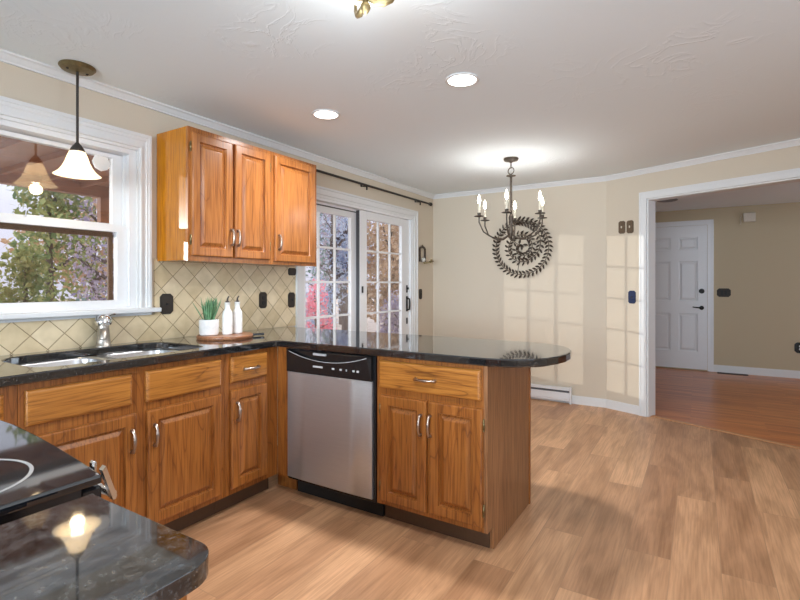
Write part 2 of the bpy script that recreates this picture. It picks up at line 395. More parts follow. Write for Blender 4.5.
def mk_shade(name, col, e):
    m, nt, p = mat(name); L = nt.links
    p.inputs['Base Color'].default_value = (*col, 1); p.inputs['Roughness'].default_value = 0.3
    p.inputs['Emission Color'].default_value = (*col, 1); p.inputs['Emission Strength'].default_value = e
    tr = N(nt, 'ShaderNodeBsdfTranslucent'); tr.inputs[0].default_value = (*col, 1)
    mx = N(nt, 'ShaderNodeMixShader'); mx.inputs[0].default_value = 0.45
    out = nt.nodes['Material Output']
    L.new(p.outputs[0], mx.inputs[1]); L.new(tr.outputs[0], mx.inputs[2]); L.new(mx.outputs[0], out.inputs[0])
    return m
M_shade = mk_shade('frosted white glass shade', (0.97, 0.88, 0.72), 0.85)
M_bowl = mk_shade('frosted ceiling bowl', (0.95, 0.93, 0.88), 1.2)

def mk_glass():
    m, nt, p = mat('window glass'); L = nt.links
    nt.nodes.remove(p)
    tr = N(nt, 'ShaderNodeBsdfTransparent'); tr.inputs[0].default_value = (0.96, 0.97, 0.97, 1)
    gl = N(nt, 'ShaderNodeBsdfGlossy'); gl.inputs['Roughness'].default_value = 0.0
    lw = N(nt, 'ShaderNodeLayerWeight'); lw.inputs[0].default_value = 0.5
    pw = N(nt, 'ShaderNodeMath', operation='POWER'); pw.inputs[1].default_value = 5.0; L.new(lw.outputs['Facing'], pw.inputs[0])
    ml = N(nt, 'ShaderNodeMath', operation='MULTIPLY_ADD'); ml.inputs[1].default_value = 0.80; ml.inputs[2].default_value = 0.12; L.new(pw.outputs[0], ml.inputs[0])
    mx = N(nt, 'ShaderNodeMixShader'); L.new(ml.outputs[0], mx.inputs[0]); L.new(tr.outputs[0], mx.inputs[1]); L.new(gl.outputs[0], mx.inputs[2])
    L.new(mx.outputs[0], nt.nodes['Material Output'].inputs[0])
    return m
M_glass = mk_glass()

def mk_leaf(name, cols, scale=1.3):
    m, nt, p = mat(name); L = nt.links
    t = N(nt, 'ShaderNodeTexCoord'); n = N(nt, 'ShaderNodeTexNoise'); n.inputs['Scale'].default_value = scale; n.inputs['Detail'].default_value = 6; n.inputs['Roughness'].default_value = 0.75
    L.new(t.outputs['Object'], n.inputs['Vector'])
    k = len(cols); r = ramp(nt, [(0.28 + 0.44 * i / (k - 1), c) for i, c in enumerate(cols)]); L.new(n.outputs['Fac'], r.inputs[0])
    L.new(r.outputs[0], p.inputs['Base Color']); p.inputs['Roughness'].default_value = 0.7
    tr = N(nt, 'ShaderNodeBsdfTranslucent'); L.new(r.outputs[0], tr.inputs[0])
    mx = N(nt, 'ShaderNodeMixShader'); mx.inputs[0].default_value = 0.3
    L.new(p.outputs[0], mx.inputs[1]); L.new(tr.outputs[0], mx.inputs[2]); L.new(mx.outputs[0], nt.nodes['Material Output'].inputs[0])
    return m
M_lf_green = mk_leaf('green yellow foliage', [srgb(66, 98, 72), srgb(116, 140, 86), srgb(178, 176, 110), srgb(90, 120, 100)], 3)
M_lf_blue = mk_leaf('blue green conifer foliage', [srgb(70, 104, 104), srgb(112, 146, 140), srgb(168, 190, 180)], 3)
M_lf_violet = mk_leaf('grey violet twig foliage', [srgb(104, 94, 130), srgb(146, 136, 166), srgb(196, 182, 190), srgb(140, 124, 136)], 3)
M_lf_gold = mk_leaf('tan autumn foliage', [srgb(136, 100, 76), srgb(180, 140, 104), srgb(206, 178, 146), srgb(150, 122, 112)], 3)
M_lf_pink = mk_leaf('pink red foliage', [srgb(226, 100, 130), srgb(244, 150, 170), srgb(250, 196, 206)], 5)
M_lf_grey = mk_leaf('pale grey foliage', [srgb(116, 136, 170), srgb(160, 178, 210), srgb(206, 212, 224), srgb(136, 140, 156)], 3)
M_ground = simple('leaf strewn ground', srgb(190, 172, 160), 0.9, bscale=6, var=0.35)

# ------------------------------------------------------------------ the setting
CZ = 2.328
YF = 5.245
KX = 1.972; ANG = math.radians(-22.5)
dv = Vector((math.cos(ANG), math.sin(ANG))); nv = Vector((-dv.y, dv.x))
MA = Matrix.Translation((KX, YF, 0)) @ Matrix.Rotation(ANG, 4, 'Z')      # angled wall frame: x along it, y into it
def ap(s, off): return (KX + dv.x * s + nv.x * off, YF + dv.y * s + nv.y * off)
SR = (4.6 - KX) / dv.x                                                    # where the angled wall meets the right wall
yR = YF + dv.y * SR
BY = -2.5

m = MB(); m.prism([(-.16, BY - .16), (4.76, BY - .16), (4.76, ap(SR + .2, .06)[1]), ap(0, .06), (-.16, YF + .06)], -0.12, 0.0)
struct(m.build('floor', M_floor))
m = MB(); m.prism([ap(0, .06), ap(SR + .2, .06), (6.3, 3.7), (6.3, 8.36), (1.2, 8.36), (1.2, YF + .06)], -0.12, 0.0)
struct(m.build('floor', M_floor2))
m = MB(); m.box(-.16, 6.3, BY - .16, 8.36, CZ, CZ + .12); struct(m.build('ceiling', M_ceil))

# left wall with the kitchen window and the patio door openings
WY0, WY1, WZ0, WZ1 = 0.56, 1.577, 1.095, 2.02
PY0, PY1, PZ1 = 2.955, 4.74, 1.99
m = MB()
m.box(-.16, 0, BY - .16, WY0, 0, CZ); m.box(-.16, 0, WY0, WY1, 0, WZ0); m.box(-.16, 0, WY0, WY1, WZ1, CZ)
m.box(-.16, 0, WY1, PY0, 0, CZ); m.box(-.16, 0, PY0, PY1, PZ1, CZ); m.box(-.16, 0, PY1, YF + .12, 0, CZ)
struct(m.build('wall_left', M_wall))
m = MB(); m.box(0, KX + .03, YF, YF + .12, 0, CZ); struct(m.build('wall_far', M_wall))
OS0, OS1, OZ = 0.415, 2.36, 2.046                                         # cased opening
m = MB(MA); m.box(-.03, OS0, 0, .12, 0, CZ); m.box(OS0, OS1, 0, .12, OZ, CZ); m.box(OS1, SR + .1, 0, .12, 0, CZ)
struct(m.build('wall_corner', M_wall))
m = MB()                                                                   # right wall with an added opening for the fill light, out of frame
m.box(4.6, 4.76, BY - .16, -.55, 0, CZ); m.box(4.6, 4.76, -.55, 2.05, 0, .5); m.box(4.6, 4.76, -.55, 2.05, 2.2, CZ); m.box(4.6, 4.76, 2.05, yR + .1, 0, CZ)
struct(m.build('wall_right', M_wall))
m = MB()                                                                   # back wall with an added opening for the fill light behind the camera
m.box(-.16, 1.0, BY - .16, BY, 0, CZ); m.box(1.0, 3.8, BY - .16, BY, 0, .65); m.box(1.0, 3.8, BY - .16, BY, 2.15, CZ); m.box(3.8, 4.76, BY - .16, BY, 0, CZ)
struct(m.build('wall_back', M_wall))
m = MB(); m.box(1.2, 1.32, YF + .12, 8.2, 0, CZ); m.box(1.2, 6.3, 8.2, 8.36, 0, CZ); m.box(6.18, 6.3, 3.7, 5.9, 0, CZ); m.box(6.18, 6.3, 5.9, 7.3, 0, .7); m.box(6.18, 6.3, 5.9, 7.3, 2.1, CZ); m.box(6.18, 6.3, 7.3, 8.2, 0, CZ); m.box(4.76, 6.3, 3.6, 3.72, 0, CZ)  # hall walls, with an added unseen opening for the hall fill light
struct(m.build('wall_hall', M_hallwall))

def crown(M, L):
    """small crown moulding along local x, wall at y=0, room towards -y"""
    m = MB(M); prof = [(0, CZ), (-.042, CZ), (-.042, CZ - .008), (-.030, CZ - .014), (-.018, CZ - .030), (-.012, CZ - .036), (-.012, CZ - .044), (0, CZ - .044)]
    a = [m.bm.verts.new((0, y, z)) for y, z in prof]; b = [m.bm.verts.new((L, y, z)) for y, z in prof]
    for i in range(len(prof)): m.bm.faces.new((a[i], a[(i + 1) % len(prof)], b[(i + 1) % len(prof)], b[i]))
    m.bm.faces.new(a); m.bm.faces.new(b[::-1]); return m
ML = Matrix.Translation((0, BY, 0)) @ Matrix.Rotation(PI / 2, 4, 'Z')
struct(crown(ML, YF - BY).build('trim_1', M_white))
struct(crown(Matrix.Translation((0, YF, 0)), KX).build('trim_2', M_white))
struct(crown(MA, SR).build('trim_3', M_white))
def base(mb, L0, L1, h=.085):
    mb.box(L0, L1, -.014, 0, 0, h - .012); mb.box(L0, L1, -.010, 0, h - .012, h); return mb
struct(base(MB(Matrix.Translation((0, YF, 0))), 0, KX + .005).build('baseboard_far', M_white))
struct(base(MB(MA), -.004, OS0 - .066).build('baseboard_corner', M_white))
m = MB(Matrix.Translation((0, 8.2, 0))); base(m, 2.94, 6.18, .10); struct(m.build('baseboard_hall', M_white))
# cased opening: jambs, head and flat casing
m = MB(MA); m.box(OS0, OS0 + .012, -.006, .126, 0, OZ); m.box(OS1 - .012, OS1, -.006, .126, 0, OZ); m.box(OS0, OS1, -.006, .126, OZ - .012, OZ)
for y0, y1 in ((-.018, 0), (.12, .138)):
    m.box(OS0 - .068, OS0 - .002, y0, y1, 0, OZ + .066); m.box(OS1 + .002, OS1 + .068, y0, y1, 0, OZ + .066); m.box(OS0 - .002, OS1 + .002, y0, y1, OZ + .002, OZ + .066)
m.box(OS0 - .068, OS0 - .052, -.024, -.018, 0, OZ + .066); m.box(OS0 - .052, OS1 + .068, -.024, -.018, OZ + .05, OZ + .066)
struct(m.build('trim_4', M_white))
m = MB(MA); m.box(OS0 + .012, OS1 - .012, .035, .085, 0, .007, .003); struct(m.build('trim_5', simple('oak threshold strip', srgb(190, 140, 98), 0.35)))

# tile backsplash
m = MB(); m.box(0, .009, .0, 2.864, .914, 1.066); m.box(0, .009, 1.68, 2.864, 1.066, 1.40)
struct(m.build('wall_backsplash', M_tile))

# ------------------------------------------------------------------ kitchen window
def mitred(M, a, b, zb, zt, prof, kz=1.0):
    """three-sided casing around an opening: prof = (distance out from the opening, thickness)"""
    m = MB(M); L = []
    for d, t in prof: L.append([m.bm.verts.new(p) for p in ((t, a - d, zb), (t, a - d, zt + d * kz), (t, b + d, zt + d * kz), (t, b + d, zb))])
    n = len(L)
    for i in range(n):
        p, q = L[i], L[(i + 1) % n]
        for k in range(3): m.bm.faces.new((p[k], p[k + 1], q[k + 1], q[k]))
    m.bm.faces.new([l[0] for l in L]); m.bm.faces.new([l[3] for l in L][::-1])
    return m
win = thing('window_1', 'white double hung kitchen window with wide moulded casing over the sink', 'window', (0, WY1, WZ0), kind='structure')
def ring(m, x0, x1, y0, y1, z0, z1, wl, wr=None, wb=None, wt=None, bev=0):
    wr = wl if wr is None else wr; wb = wl if wb is None else wb; wt = wl if wt is None else wt
    m.box(x0, x1, y0, y0 + wl, z0, z1, bev); m.box(x0, x1, y1 - wr, y1, z0, z1, bev)
    if wb: m.box(x0, x1, y0 + wl, y1 - wr, z0, z0 + wb, bev)
    if wt: m.box(x0, x1, y0 + wl, y1 - wr, z1 - wt, z1, bev)
m = mitred(None, WY0, WY1, 1.106, WZ1, [(-.002, 0), (-.002, .013), (.010, .014), (.012, .024), (.020, .025), (.022, .017), (.044, .018), (.048, .022), (.060, .022), (.062, .026), (.076, .026), (.076, 0)], 1.28)
m.build('casing', M_white, win)
m = MB(); m.box(-.03, .05, WY0 - .112, WY1 + .125, 1.081, 1.108, .006, 2); m.box(.009, .02, WY0 - .08, WY1 + .08, 1.066, 1.081); m.build('stool', M_white, win)
m = MB(); ring(m, -.15, -.004, WY0, WY1, WZ0 + .012, WZ1, .028, wb=.012, wt=.028)
m.box(-.066, -.060, WY1 - .046, WY1 - .028, 1.12, 1.99); m.box(-.066, -.060, WY0 + .028, WY0 + .046, 1.12, 1.99)
m.box(-.02, -.004, WY1 - .04, WY1 - .028, 1.12, 1.99); m.box(-.02, -.004, WY0 + .028, WY0 + .04, 1.12, 1.99)
m.build('frame', M_vinyl, win)
sy0, sy1 = WY0 + .036, WY1 - .036
up = MB(); ring(up, -.105, -.07, sy0, sy1, 1.547, 1.985, .062, wb=.042, wt=.022); us = up.build('upper_sash', M_vinyl, win)
g = MB(); g.box(-.090, -.086, sy0 + .06, sy1 - .06, 1.585, 1.965); g.build('pane', M_glass, us)
lo = MB(); ring(lo, -.058, -.022, sy0, sy1, 1.108, 1.575, .062, wb=.048, wt=.036); ls = lo.build('lower_sash', M_vinyl, win)
g = MB(); g.box(-.043, -.039, sy0 + .06, sy1 - .06, 1.15, 1.545); g.build('pane', M_glass, ls)
m = MB(); ring(m, -.104, -.092, sy0 + .050, sy1 - .050, 1.115, 1.55, .024, wb=.040, wt=.036); m.build('screen_frame', simple('brown screen frame', (.16, .07, .03), .5), win, label='brown frame outside the lower pane')
k = MB(); k.box(-.058, -.03, 1.05, 1.11, 1.575, 1.588, .003); k.build('sash_lock', M_vinyl, ls)
# round white disc on the upper pane
m = MB(); m.lathe([(.001, -.080), (.044, -.080), (.049, -.083), (.049, -.0855), (.001, -.0855)], (0, 1.425, 1.928), 8, 'x', cap=False)
solo(m, 'pane_disc', M_disc, (-.0855, 1.425, 1.928), 'round white disc on the upper window pane beside the hanging shade', 'disc')

# ------------------------------------------------------------------ patio door
pd = thing('door_1', 'white sliding patio door with gridded glass', 'door', (0, PY0, 0), kind='structure')
m = mitred(None, PY0, PY1, 0, PZ1, [(-.002, 0), (-.002, .012), (.022, .013), (.026, .019), (.070, .021), (.074, .027), (.090, .028), (.090, 0)])
m.build('casing', M_white, pd)
m = MB(); ring(m, -.15, 0.004, PY0, PY1, 0, PZ1, .03, wb=.02, wt=.022); m.box(-.075, -.066, PY0 + .03, PY1 - .03, PZ1 - .04, PZ1 - .022)
m.build('frame', M_vinyl, pd)
def leaf_door(name, x0, x1, y0, g0, g1, y1, sticking):
    m = MB(); z0, z1, gz0, gz1 = .022, PZ1 - .024, .332, 1.887
    m.box(x0, x1, y0, g0, z0, z1, .003); m.box(x0, x1, g1, y1, z0, z1, .003); m.box(x0, x1, g0, g1, z0, gz0); m.box(x0, x1, g0, g1, gz1, z1)
    o = m.build(name, M_vinyl, pd)
    xm = (x0 + x1) / 2
    m = MB()
    for i in (1, 2): yy = g0 + (g1 - g0) * i / 3; m.box(xm - .010, xm + .010, yy - .009, yy + .009, gz0, gz1)
    for i in (1, 2, 3, 4): zz = gz1 - (gz1 - gz0) * i / 5; m.box(xm - .0095, xm + .0095, g0, g1, zz - .009, zz + .009)
    m.build('grille', M_vinyl, o)
    m = MB(); m.box(xm - .002, xm + .002, g0 - .005, g1 + .005, gz0 - .005, gz1 + .005); m.build('pane', M_glass, o)
    return o
lp = leaf_door('fixed_panel', -.116, -.076, PY0 + .03, 3.03, 3.705, 3.80, 0)
rp = leaf_door('sliding_panel', -.064, -.024, 3.775, 3.893, 4.553, PY1 - .032, 0)
m = MB(); m.box(-.100, -.070, PY0 + .03, 3.775, PZ1 - .050, PZ1 - .022); m.box(-.066, -.028, 3.770, 3.776, .03, PZ1 - .03); m.build('shade_strips', simple('dark grey painted shade', (.07, .07, .075), .7), pd, label='dark strips painting the shade of head gap and panel edge')  # dark strips: shade in the head gap and on the panel edge, as colour
m = MB(); m.box(-.024, -.012, 3.80, 3.822, 1.16, 1.225, .004); m.build('latch', M_blackm, rp)
m = MB(); m.tube([(-.024, 4.655, .955), (.012, 4.655, .965), (.016, 4.655, 1.0), (.016, 4.655, 1.05), (.012, 4.655, 1.08), (-.024, 4.655, 1.09)], .010, 8); m.box(-.024, -.016, 4.637, 4.673, .94, 1.11, .004); m.build('handle', M_blackm, rp, smooth=True)
m = MB(); m.box(-.024, -.014, 4.640, 4.668, 1.15, 1.235, .005); m.box(-.014, .004, 4.648, 4.660, 1.185, 1.21, .003); m.build('lock', M_blackm, rp)
m = MB(); m.box(-.024, -.014, 4.640, 4.668, .80, .87, .005); m.build('foot_lock', M_blackm, rp)

# ------------------------------------------------------------------ hall door
hd = thing('door_2', 'white six panel hall door with black lever', 'door', (2.055, 8.2, 0), kind='structure')
m = MB(); m.box(1.975, 2.05, 8.18, 8.2, 0, 2.165); m.box(2.872, 2.945, 8.18, 8.2, 0, 2.165); m.box(2.05, 2.872, 8.18, 8.2, 2.095, 2.165)
m.box(2.93, 2.945, 8.172, 8.18, 0, 2.165); m.box(1.975, 2.945, 8.172, 8.18, 2.15, 2.165); m.build('casing', M_doorw, hd)
m = MB(); X0, X1, Z0, Z1 = 2.055, 2.868, .02, 2.09
cols = ((X0 + .115, X0 + .355), (X1 - .355, X1 - .115)); rows = ((.27, .82), (1.0, 1.58), (1.745, 1.93))
xs = [X0, cols[0][0], cols[0][1], cols[1][0], cols[1][1], X1]; zs = [Z0] + [z for r in rows for z in r] + [Z1]
for i in range(5):
    for j in range(7):
        if i % 2 == 1 and j % 2 == 1: continue
        m.box(xs[i], xs[i + 1], 8.172, 8.198, zs[j], zs[j + 1])
for c in cols:
    for r in rows:
        m.panel((c[0], 8.198, r[0]), (1, 0, 0), (0, 0, 1), (0, -1, 0), c[1] - c[0], r[1] - r[0], [(0, .016), (.012, .010), (.022, .010), (.045, .019)])
dl = m.build('leaf', M_doorw, hd)
m = MB(); m.lathe([(.030, 0), (.030, -.008), (.012, -.012), (.012, -.045)], (2.80, 8.172, .905), 16, 'y'); m.tube([(2.80, 8.130, .905), (2.75, 8.126, .91), (2.69, 8.13, .915)], [.011, .009, .007], 8); m.build('lever', M_blackm, dl, smooth=True)
m = MB(); m.lathe([(.036, 0), (.036, -.010), (.026, -.022), (.001, -.024)], (2.80, 8.172, 1.145), 16, 'y'); m.build('deadbolt', M_blackm, dl, smooth=True)

# ------------------------------------------------------------------ cabinets
RAISED = [(0, .011), (.003, .018), (.008, .020), (.049, .020), (.051, .011), (.054, .006), (.060, .006), (.062, .008), (.080, .0185), (.083, .019)]
SLAB = [(0, .012), (.005, .0175), (.012, .020)]
def bow_pull(o, A, N_, L, parent, name='handle', mt=None):
    """bow handle: feet at o and o+A*L, arching along N_"""
    o, A, N_ = Vector(o), Vector(A), Vector(N_); m = MB()
    pts = [o - N_ * .002] + [o + A * (L * t) + N_ * (.012 + .013 * math.sin(PI * t) ** 0.6) for t in [i / 8 for i in range(9)]] + [o + A * L - N_ * .002]
    m.tube(pts, [.0095, .008] + [.006, .0062, .007, .0076, .007, .0062, .006] + [.008, .0095], 8)
    return m.build(name, mt or M_pull, parent, smooth='all')

def front(name, kind, face, a0, a1, z0, z1, parent, mats, handle=None):
    """a door or drawer front on a cabinet face. face: ('x', plane) faces +x with width along y; ('y', plane) faces -y with width along x"""
    ax, pl = face; m = MB()
    if ax == 'x': m.panel((pl, a0, z0), (0, 1, 0), (0, 0, 1), (1, 0, 0), a1 - a0, z1 - z0, RAISED if kind == 'door' else SLAB); Nn = (1, 0, 0)
    else: m.panel((a0, pl, z0), (1, 0, 0), (0, 0, 1), (0, -1, 0), a1 - a0, z1 - z0, RAISED if kind == 'door' else SLAB); Nn = (0, -1, 0)
    mt = mats['z'] if kind == 'door' else mats['y' if ax == 'x' else 'x']
    o = m.build(name, mt, parent)
    if handle:
        hk, p, q, L = handle
        if ax == 'x': pos = (pl + .020, p, q); A = (0, 0, 1) if hk == 'v' else (0, 1, 0)
        else: pos = (p, pl - .020, q); A = (0, 0, 1) if hk == 'v' else (1, 0, 0)
        bow_pull(pos, A, Nn, L, o)
    return o

def hinge(p, N_, parent):
    p, N_ = Vector(p), Vector(N_); m = MB(); m.tube([p + N_ * .006 - Vector((0, 0, .022)), p + N_ * .006 + Vector((0, 0, .022))], .0048, 8)
    m.ball(p + N_ * .006 + Vector((0, 0, .025)), .005, 8); m.ball(p + N_ * .006 - Vector((0, 0, .025)), .005, 8)
    return m.build('hinge', M_brass, parent, smooth='all')

TZ = .105                    # top of the toe kick
BT = .876                    # top of the base units
def base_left(name, label, y0, y1, hollow=False):
    t = thing(name, label, 'cabinet', (.3, (y0 + y1) / 2, 0))
    m = MB()
    if hollow:
        m.box(.004, .59, y0, y0 + .016, TZ, BT); m.box(.004, .59, y1 - .016, y1, TZ, BT); m.box(.004, .59, y0 + .016, y1 - .016, TZ, TZ + .016); m.box(.004, .016, y0 + .016, y1 - .016, TZ + .016, .60)
    else: m.box(.004, .59, y0, y1, TZ, BT)
    m.build('carcass', M_endpanel, t)
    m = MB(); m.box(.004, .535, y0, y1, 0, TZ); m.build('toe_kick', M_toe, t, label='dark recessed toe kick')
    return t
fx = ('x', .610)
def face_frame_x(parent, y0, y1, openings):
    """face frame on x=.59-.61: stiles and rails around openings [(y0,y1,z0,z1)]"""
    m = MB(); ys = sorted({y0, y1, *[o[0] for o in openings], *[o[1] for o in openings]}); zs = sorted({TZ, BT, *[o[2] for o in openings], *[o[3] for o in openings]})
    for a, b in zip(ys, ys[1:]):
        for c, d in zip(zs, zs[1:]):
            cy, cz = (a + b) / 2, (c + d) / 2
            if any(o[0] < cy < o[1] and o[2] < cz < o[3] for o in openings): continue
            m.box(.59, .61, a, b, c, d)
    bmesh.ops.remove_doubles(m.bm, verts=m.bm.verts, dist=1e-5)
    return m.build('face_frame', M_oak['z'], parent)

t = base_left('base_cabinet', 'oak base cabinet at the left edge before the sink unit, mostly cut off', .17, .780)
face_frame_x(t, .17, .780, [])
front('drawer', 'drawer', fx, .30, .735, .712, .845, t, M_oak, ('h', .46, .78, .096))
front('door', 'door', fx, .30, .735, .133, .672, t, M_oak, ('v', .335, .505, .096))

t = base_left('sink_cabinet', 'oak sink base cabinet below the window with two blank drawer fronts', .782, 1.702, hollow=True)
face_frame_x(t, .782, 1.702, [(.84, 1.18, .15, .65), (1.30, 1.64, .15, .65)])
front('false_drawer', 'drawer', fx, .803, 1.202, .710, .846, t, M_oak)
front('false_drawer', 'drawer', fx, 1.267, 1.674, .706, .848, t, M_oak)
front('door', 'door', fx, .803, 1.222, .133, .668, t, M_oak, ('v', 1.198, .502, .094))
d = front('door', 'door', fx, 1.272, 1.674, .133, .668, t, M_oak, ('v', 1.303, .502, .094))

t = base_left('base_cabinet', 'narrow oak base cabinet in the inside corner beside the dishwasher', 1.704, 2.085)
face_frame_x(t, 1.704, 2.085, [])
front('drawer', 'drawer', fx, 1.738, 1.993, .712, .850, t, M_oak, ('h', 1.822, .778, .096))
front('door', 'door', fx, 1.738, 1.993, .135, .672, t, M_oak, ('v', 1.772, .505, .096))

# peninsula end cabinet
PX0, PX1, PY, PB = 1.338, 1.948, 2.087, 2.733
t = thing('peninsula_cabinet', 'oak cabinet at the peninsula end with one drawer over two doors', 'cabinet', ((PX0 + PX1) / 2, (PY + PB) / 2, 0))
m = MB(); m.box(PX0, PX1 - .018, PY + .02, PB - .02, TZ, BT); m.build('carcass', M_endpanel, t)
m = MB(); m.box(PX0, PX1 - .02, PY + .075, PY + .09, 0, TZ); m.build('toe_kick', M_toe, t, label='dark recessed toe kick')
m = MB(); m.prism([(PY + .0, TZ), (PY + .078, TZ), (PY + .078, 0), (PB - .018, 0), (PB - .018, BT), (PY + .0, BT)], PX1 - .018, PX1)
bmesh.ops.transform(m.bm, matrix=Matrix(((0, 0, 1, 0), (1, 0, 0, 0), (0, 1, 0, 0), (0, 0, 0, 1))), verts=m.bm.verts); m.build('end_panel', M_endpanel, t, label='plain veneer end panel')
m = MB(); m.box(PX0, PX1 + .006, PB - .018, PB, 0, BT); m.build('back_panel', M_oak['z'], t)
m = MB(); m.box(PX0, PX1 - .018, PY, PY + .02, TZ, BT); m.build('face_frame', M_oak['z'], t)
fy = ('y', PY)
front('drawer', 'drawer', fy, 1.359, 1.919, .711, .853, t, M_oak, ('h', 1.582, .779, .104))
d = front('door', 'door', fy, 1.366, 1.638, .128, .676, t, M_oak, ('v', 1.608, .508, .094)); hinge((1.362, PY - .004, .20), (0, -1, 0), d); hinge((1.362, PY - .004, .60), (0, -1, 0), d)
d = front('door', 'door', fy, 1.654, 1.929, .132, .677, t, M_oak, ('v', 1.660, .510, .096)); hinge((1.933, PY - .004, .21), (0, -1, 0), d); hinge((1.933, PY - .004, .60), (0, -1, 0), d)

# corner filler between the narrow cabinet and the dishwasher
m = MB(); m.box(.612, .696, 2.088, 2.106, TZ, BT); m.box(.54, .696, 2.16, 2.175, 0, TZ)
solo(m, 'filler_strip', M_oak['z'], (.654, 2.1, 0), 'narrow oak filler strip closing the corner left of the dishwasher', 'filler strip')

# upper cabinets
def upper(label, y0, y1, doors, side):
    t = thing('wall_cabinet', label, 'cabinet', (.15, (y0 + y1) / 2, 1.38))
    m = MB(); m.box(.004 if True else 0, .285, y0, y1, 1.384, 2.145); m.build('carcass', side, t)
    m = MB(); m.box(.285, .305, y0, y1, 1.380, 2.145); m.build('face_frame', M_oaku['z'], t)
    for a, b, z0, z1, hx, hinge_y in doors:
        d = front('door', 'door', ('x', .305), a, b, z0, z1, t, M_oaku, ('v', hx, 1.485, .094))
        for hz in (1.50, 2.03): hinge((.309, hinge_y, hz), (1, 0, 0), d)
    return t
upper('two door oak wall cabinet beside the window', 1.697, 2.321, [(1.712, 1.996, 1.408, 2.115, 1.982, 1.708), (2.012, 2.302, 1.408, 2.118, 2.028, 2.306)], M_side)
upper('single door oak wall cabinet next to the patio door', 2.323, 2.779, [(2.345, 2.745, 1.400, 2.122, 2.377, 2.749)], M_oaku['z'])

# ------------------------------------------------------------------ granite worktops
def arc(cx, cy, r, a0, a1, n=10, ry=None):
    ry = r if ry is None else ry
    return [(cx + r * math.cos(math.radians(a0 + (a1 - a0) * i / n)), cy + ry * math.sin(math.radians(a0 + (a1 - a0) * i / n))) for i in range(n + 1)]
FYC = 2.048
outer = [(.010, .0), (.648, .0), (.648, FYC - .03)] + [(.652, FYC - .012), (.668, FYC)] + [(1.955, FYC), (2.02, 2.062)]
outer += [(2.085, 2.092), (2.145, 2.138), (2.190, 2.200), (2.218, 2.275), (2.234, 2.36), (2.236, 2.44), (2.224, 2.52), (2.196, 2.598), (2.15, 2.665), (2.09, 2.715), (2.02, 2.746), (1.94, 2.757)]
outer += [(.02, 2.757), (.010, 2.757)]
SY0, SY1, SX0, SX1 = .872, 1.652, .100, .562
hole = arc(SX1 - .10, SY1 - .10, .10, 0, 90, 6) + arc(SX0 + .13, SY1 - .13, .13, 90, 180, 6) + arc(SX0 + .13, SY0 + .13, .13, 180, 270, 6) + arc(SX1 - .10, SY0 + .10, .10, 270, 360, 6)
m = MB(); m.plate([outer, hole], .876, .914)
solo(m, 'countertop', M_granite, (.3, 1.4, .876), 'polished black granite worktop running along the sink wall and out over the rounded peninsula', 'countertop', bevel=.006)
FC = [(1.948, .396)] + [(2.15, .396)] + arc(2.222, .350, .046, 90, 0, 8) + [(2.268, -.24), (1.948, -.24)]
m = MB(); m.plate([FC], .889, .914)
solo(m, 'countertop', M_granite2, (2.1, .08, .889), 'speckled granite worktop piece with a rounded corner right of the cooktop in the foreground', 'countertop', bevel=.008, seg=3)

t = thing('base_cabinet', 'oak base cabinet under the foreground granite piece, only its side showing', 'cabinet', (2.08, .05, 0))
m = MB(); m.box(1.952, 2.256, -.24, .352, TZ, .889); m.build('carcass', M_oak['z'], t)
m = MB(); m.box(1.952, 2.240, -.24, .27, 0, TZ); m.build('toe_kick', M_toe, t)
m = MB(); m.panel((2.20, .352, .12), (-1, 0, 0), (0, 0, 1), (0, 1, 0), .236, .55, RAISED); d = m.build('door', M_oak['z'], t)
bow_pull((1.99, .372, .51), (0, 0, 1), (0, 1, 0), .096, d)
m = MB(); m.panel((2.20, .352, .705), (-1, 0, 0), (0, 0, 1), (0, 1, 0), .236, .145, SLAB); d = m.build('drawer', M_oak['x'], t)
bow_pull((2.03, .372, .78), (1, 0, 0), (0, 1, 0), .096, d)

# ------------------------------------------------------------------ sink and faucet
t = thing('sink', 'double bowl stainless undermount sink set into the black worktop', 'sink', (.33, 1.24, .69))
def bowl(y0, y1, depth):
    x0, x1 = SX0 - .008, SX1 + .008; r = .07; rings = []
    def rr(ins, z, rad):
        a = arc(x1 - ins - rad, y1 - ins - rad, rad, 0, 90, 5) + arc(x0 + ins + rad, y1 - ins - rad, rad, 90, 180, 5) + arc(x0 + ins + rad, y0 + ins + rad, rad, 180, 270, 5) + arc(x1 - ins - rad, y0 + ins + rad, rad, 270, 360, 5)
        return [(p[0], p[1], z) for p in a]
    m = MB(); z = .8745
    L = [rr(-.022, z, .09), rr(0, z, .075), rr(.004, z - .01, .07), rr(.010, z - depth + .03, .07), rr(.022, z - depth + .008, .06), rr(.045, z - depth, .05)]
    V = [[m.bm.verts.new(p) for p in l] for l in L]; n = len(V[0])
    for a, b in zip(V, V[1:]):
        for i in range(n): m.bm.faces.new((a[i], a[(i + 1) % n], b[(i + 1) % n], b[i]))
    m.bm.faces.new(V[-1]); cx, cy = (x0 + x1) / 2, (y0 + y1) / 2
    o = m.build('bowl', M_sink, t, smooth='all')
    md = o.modifiers.new('wall', 'SOLIDIFY'); md.thickness = .0015; md.offset = 1
    m = MB(); m.lathe([(.045, z - depth + .001), (.045, z - depth + .004), (.036, z - depth + .003), (.02, z - depth + .0015)], (cx, cy, 0), 20); m.build('drain', M_chrome, o, smooth=True)
bowl(SY0 - .005, 1.272, .19); bowl(1.312, SY1 + .003, .15)

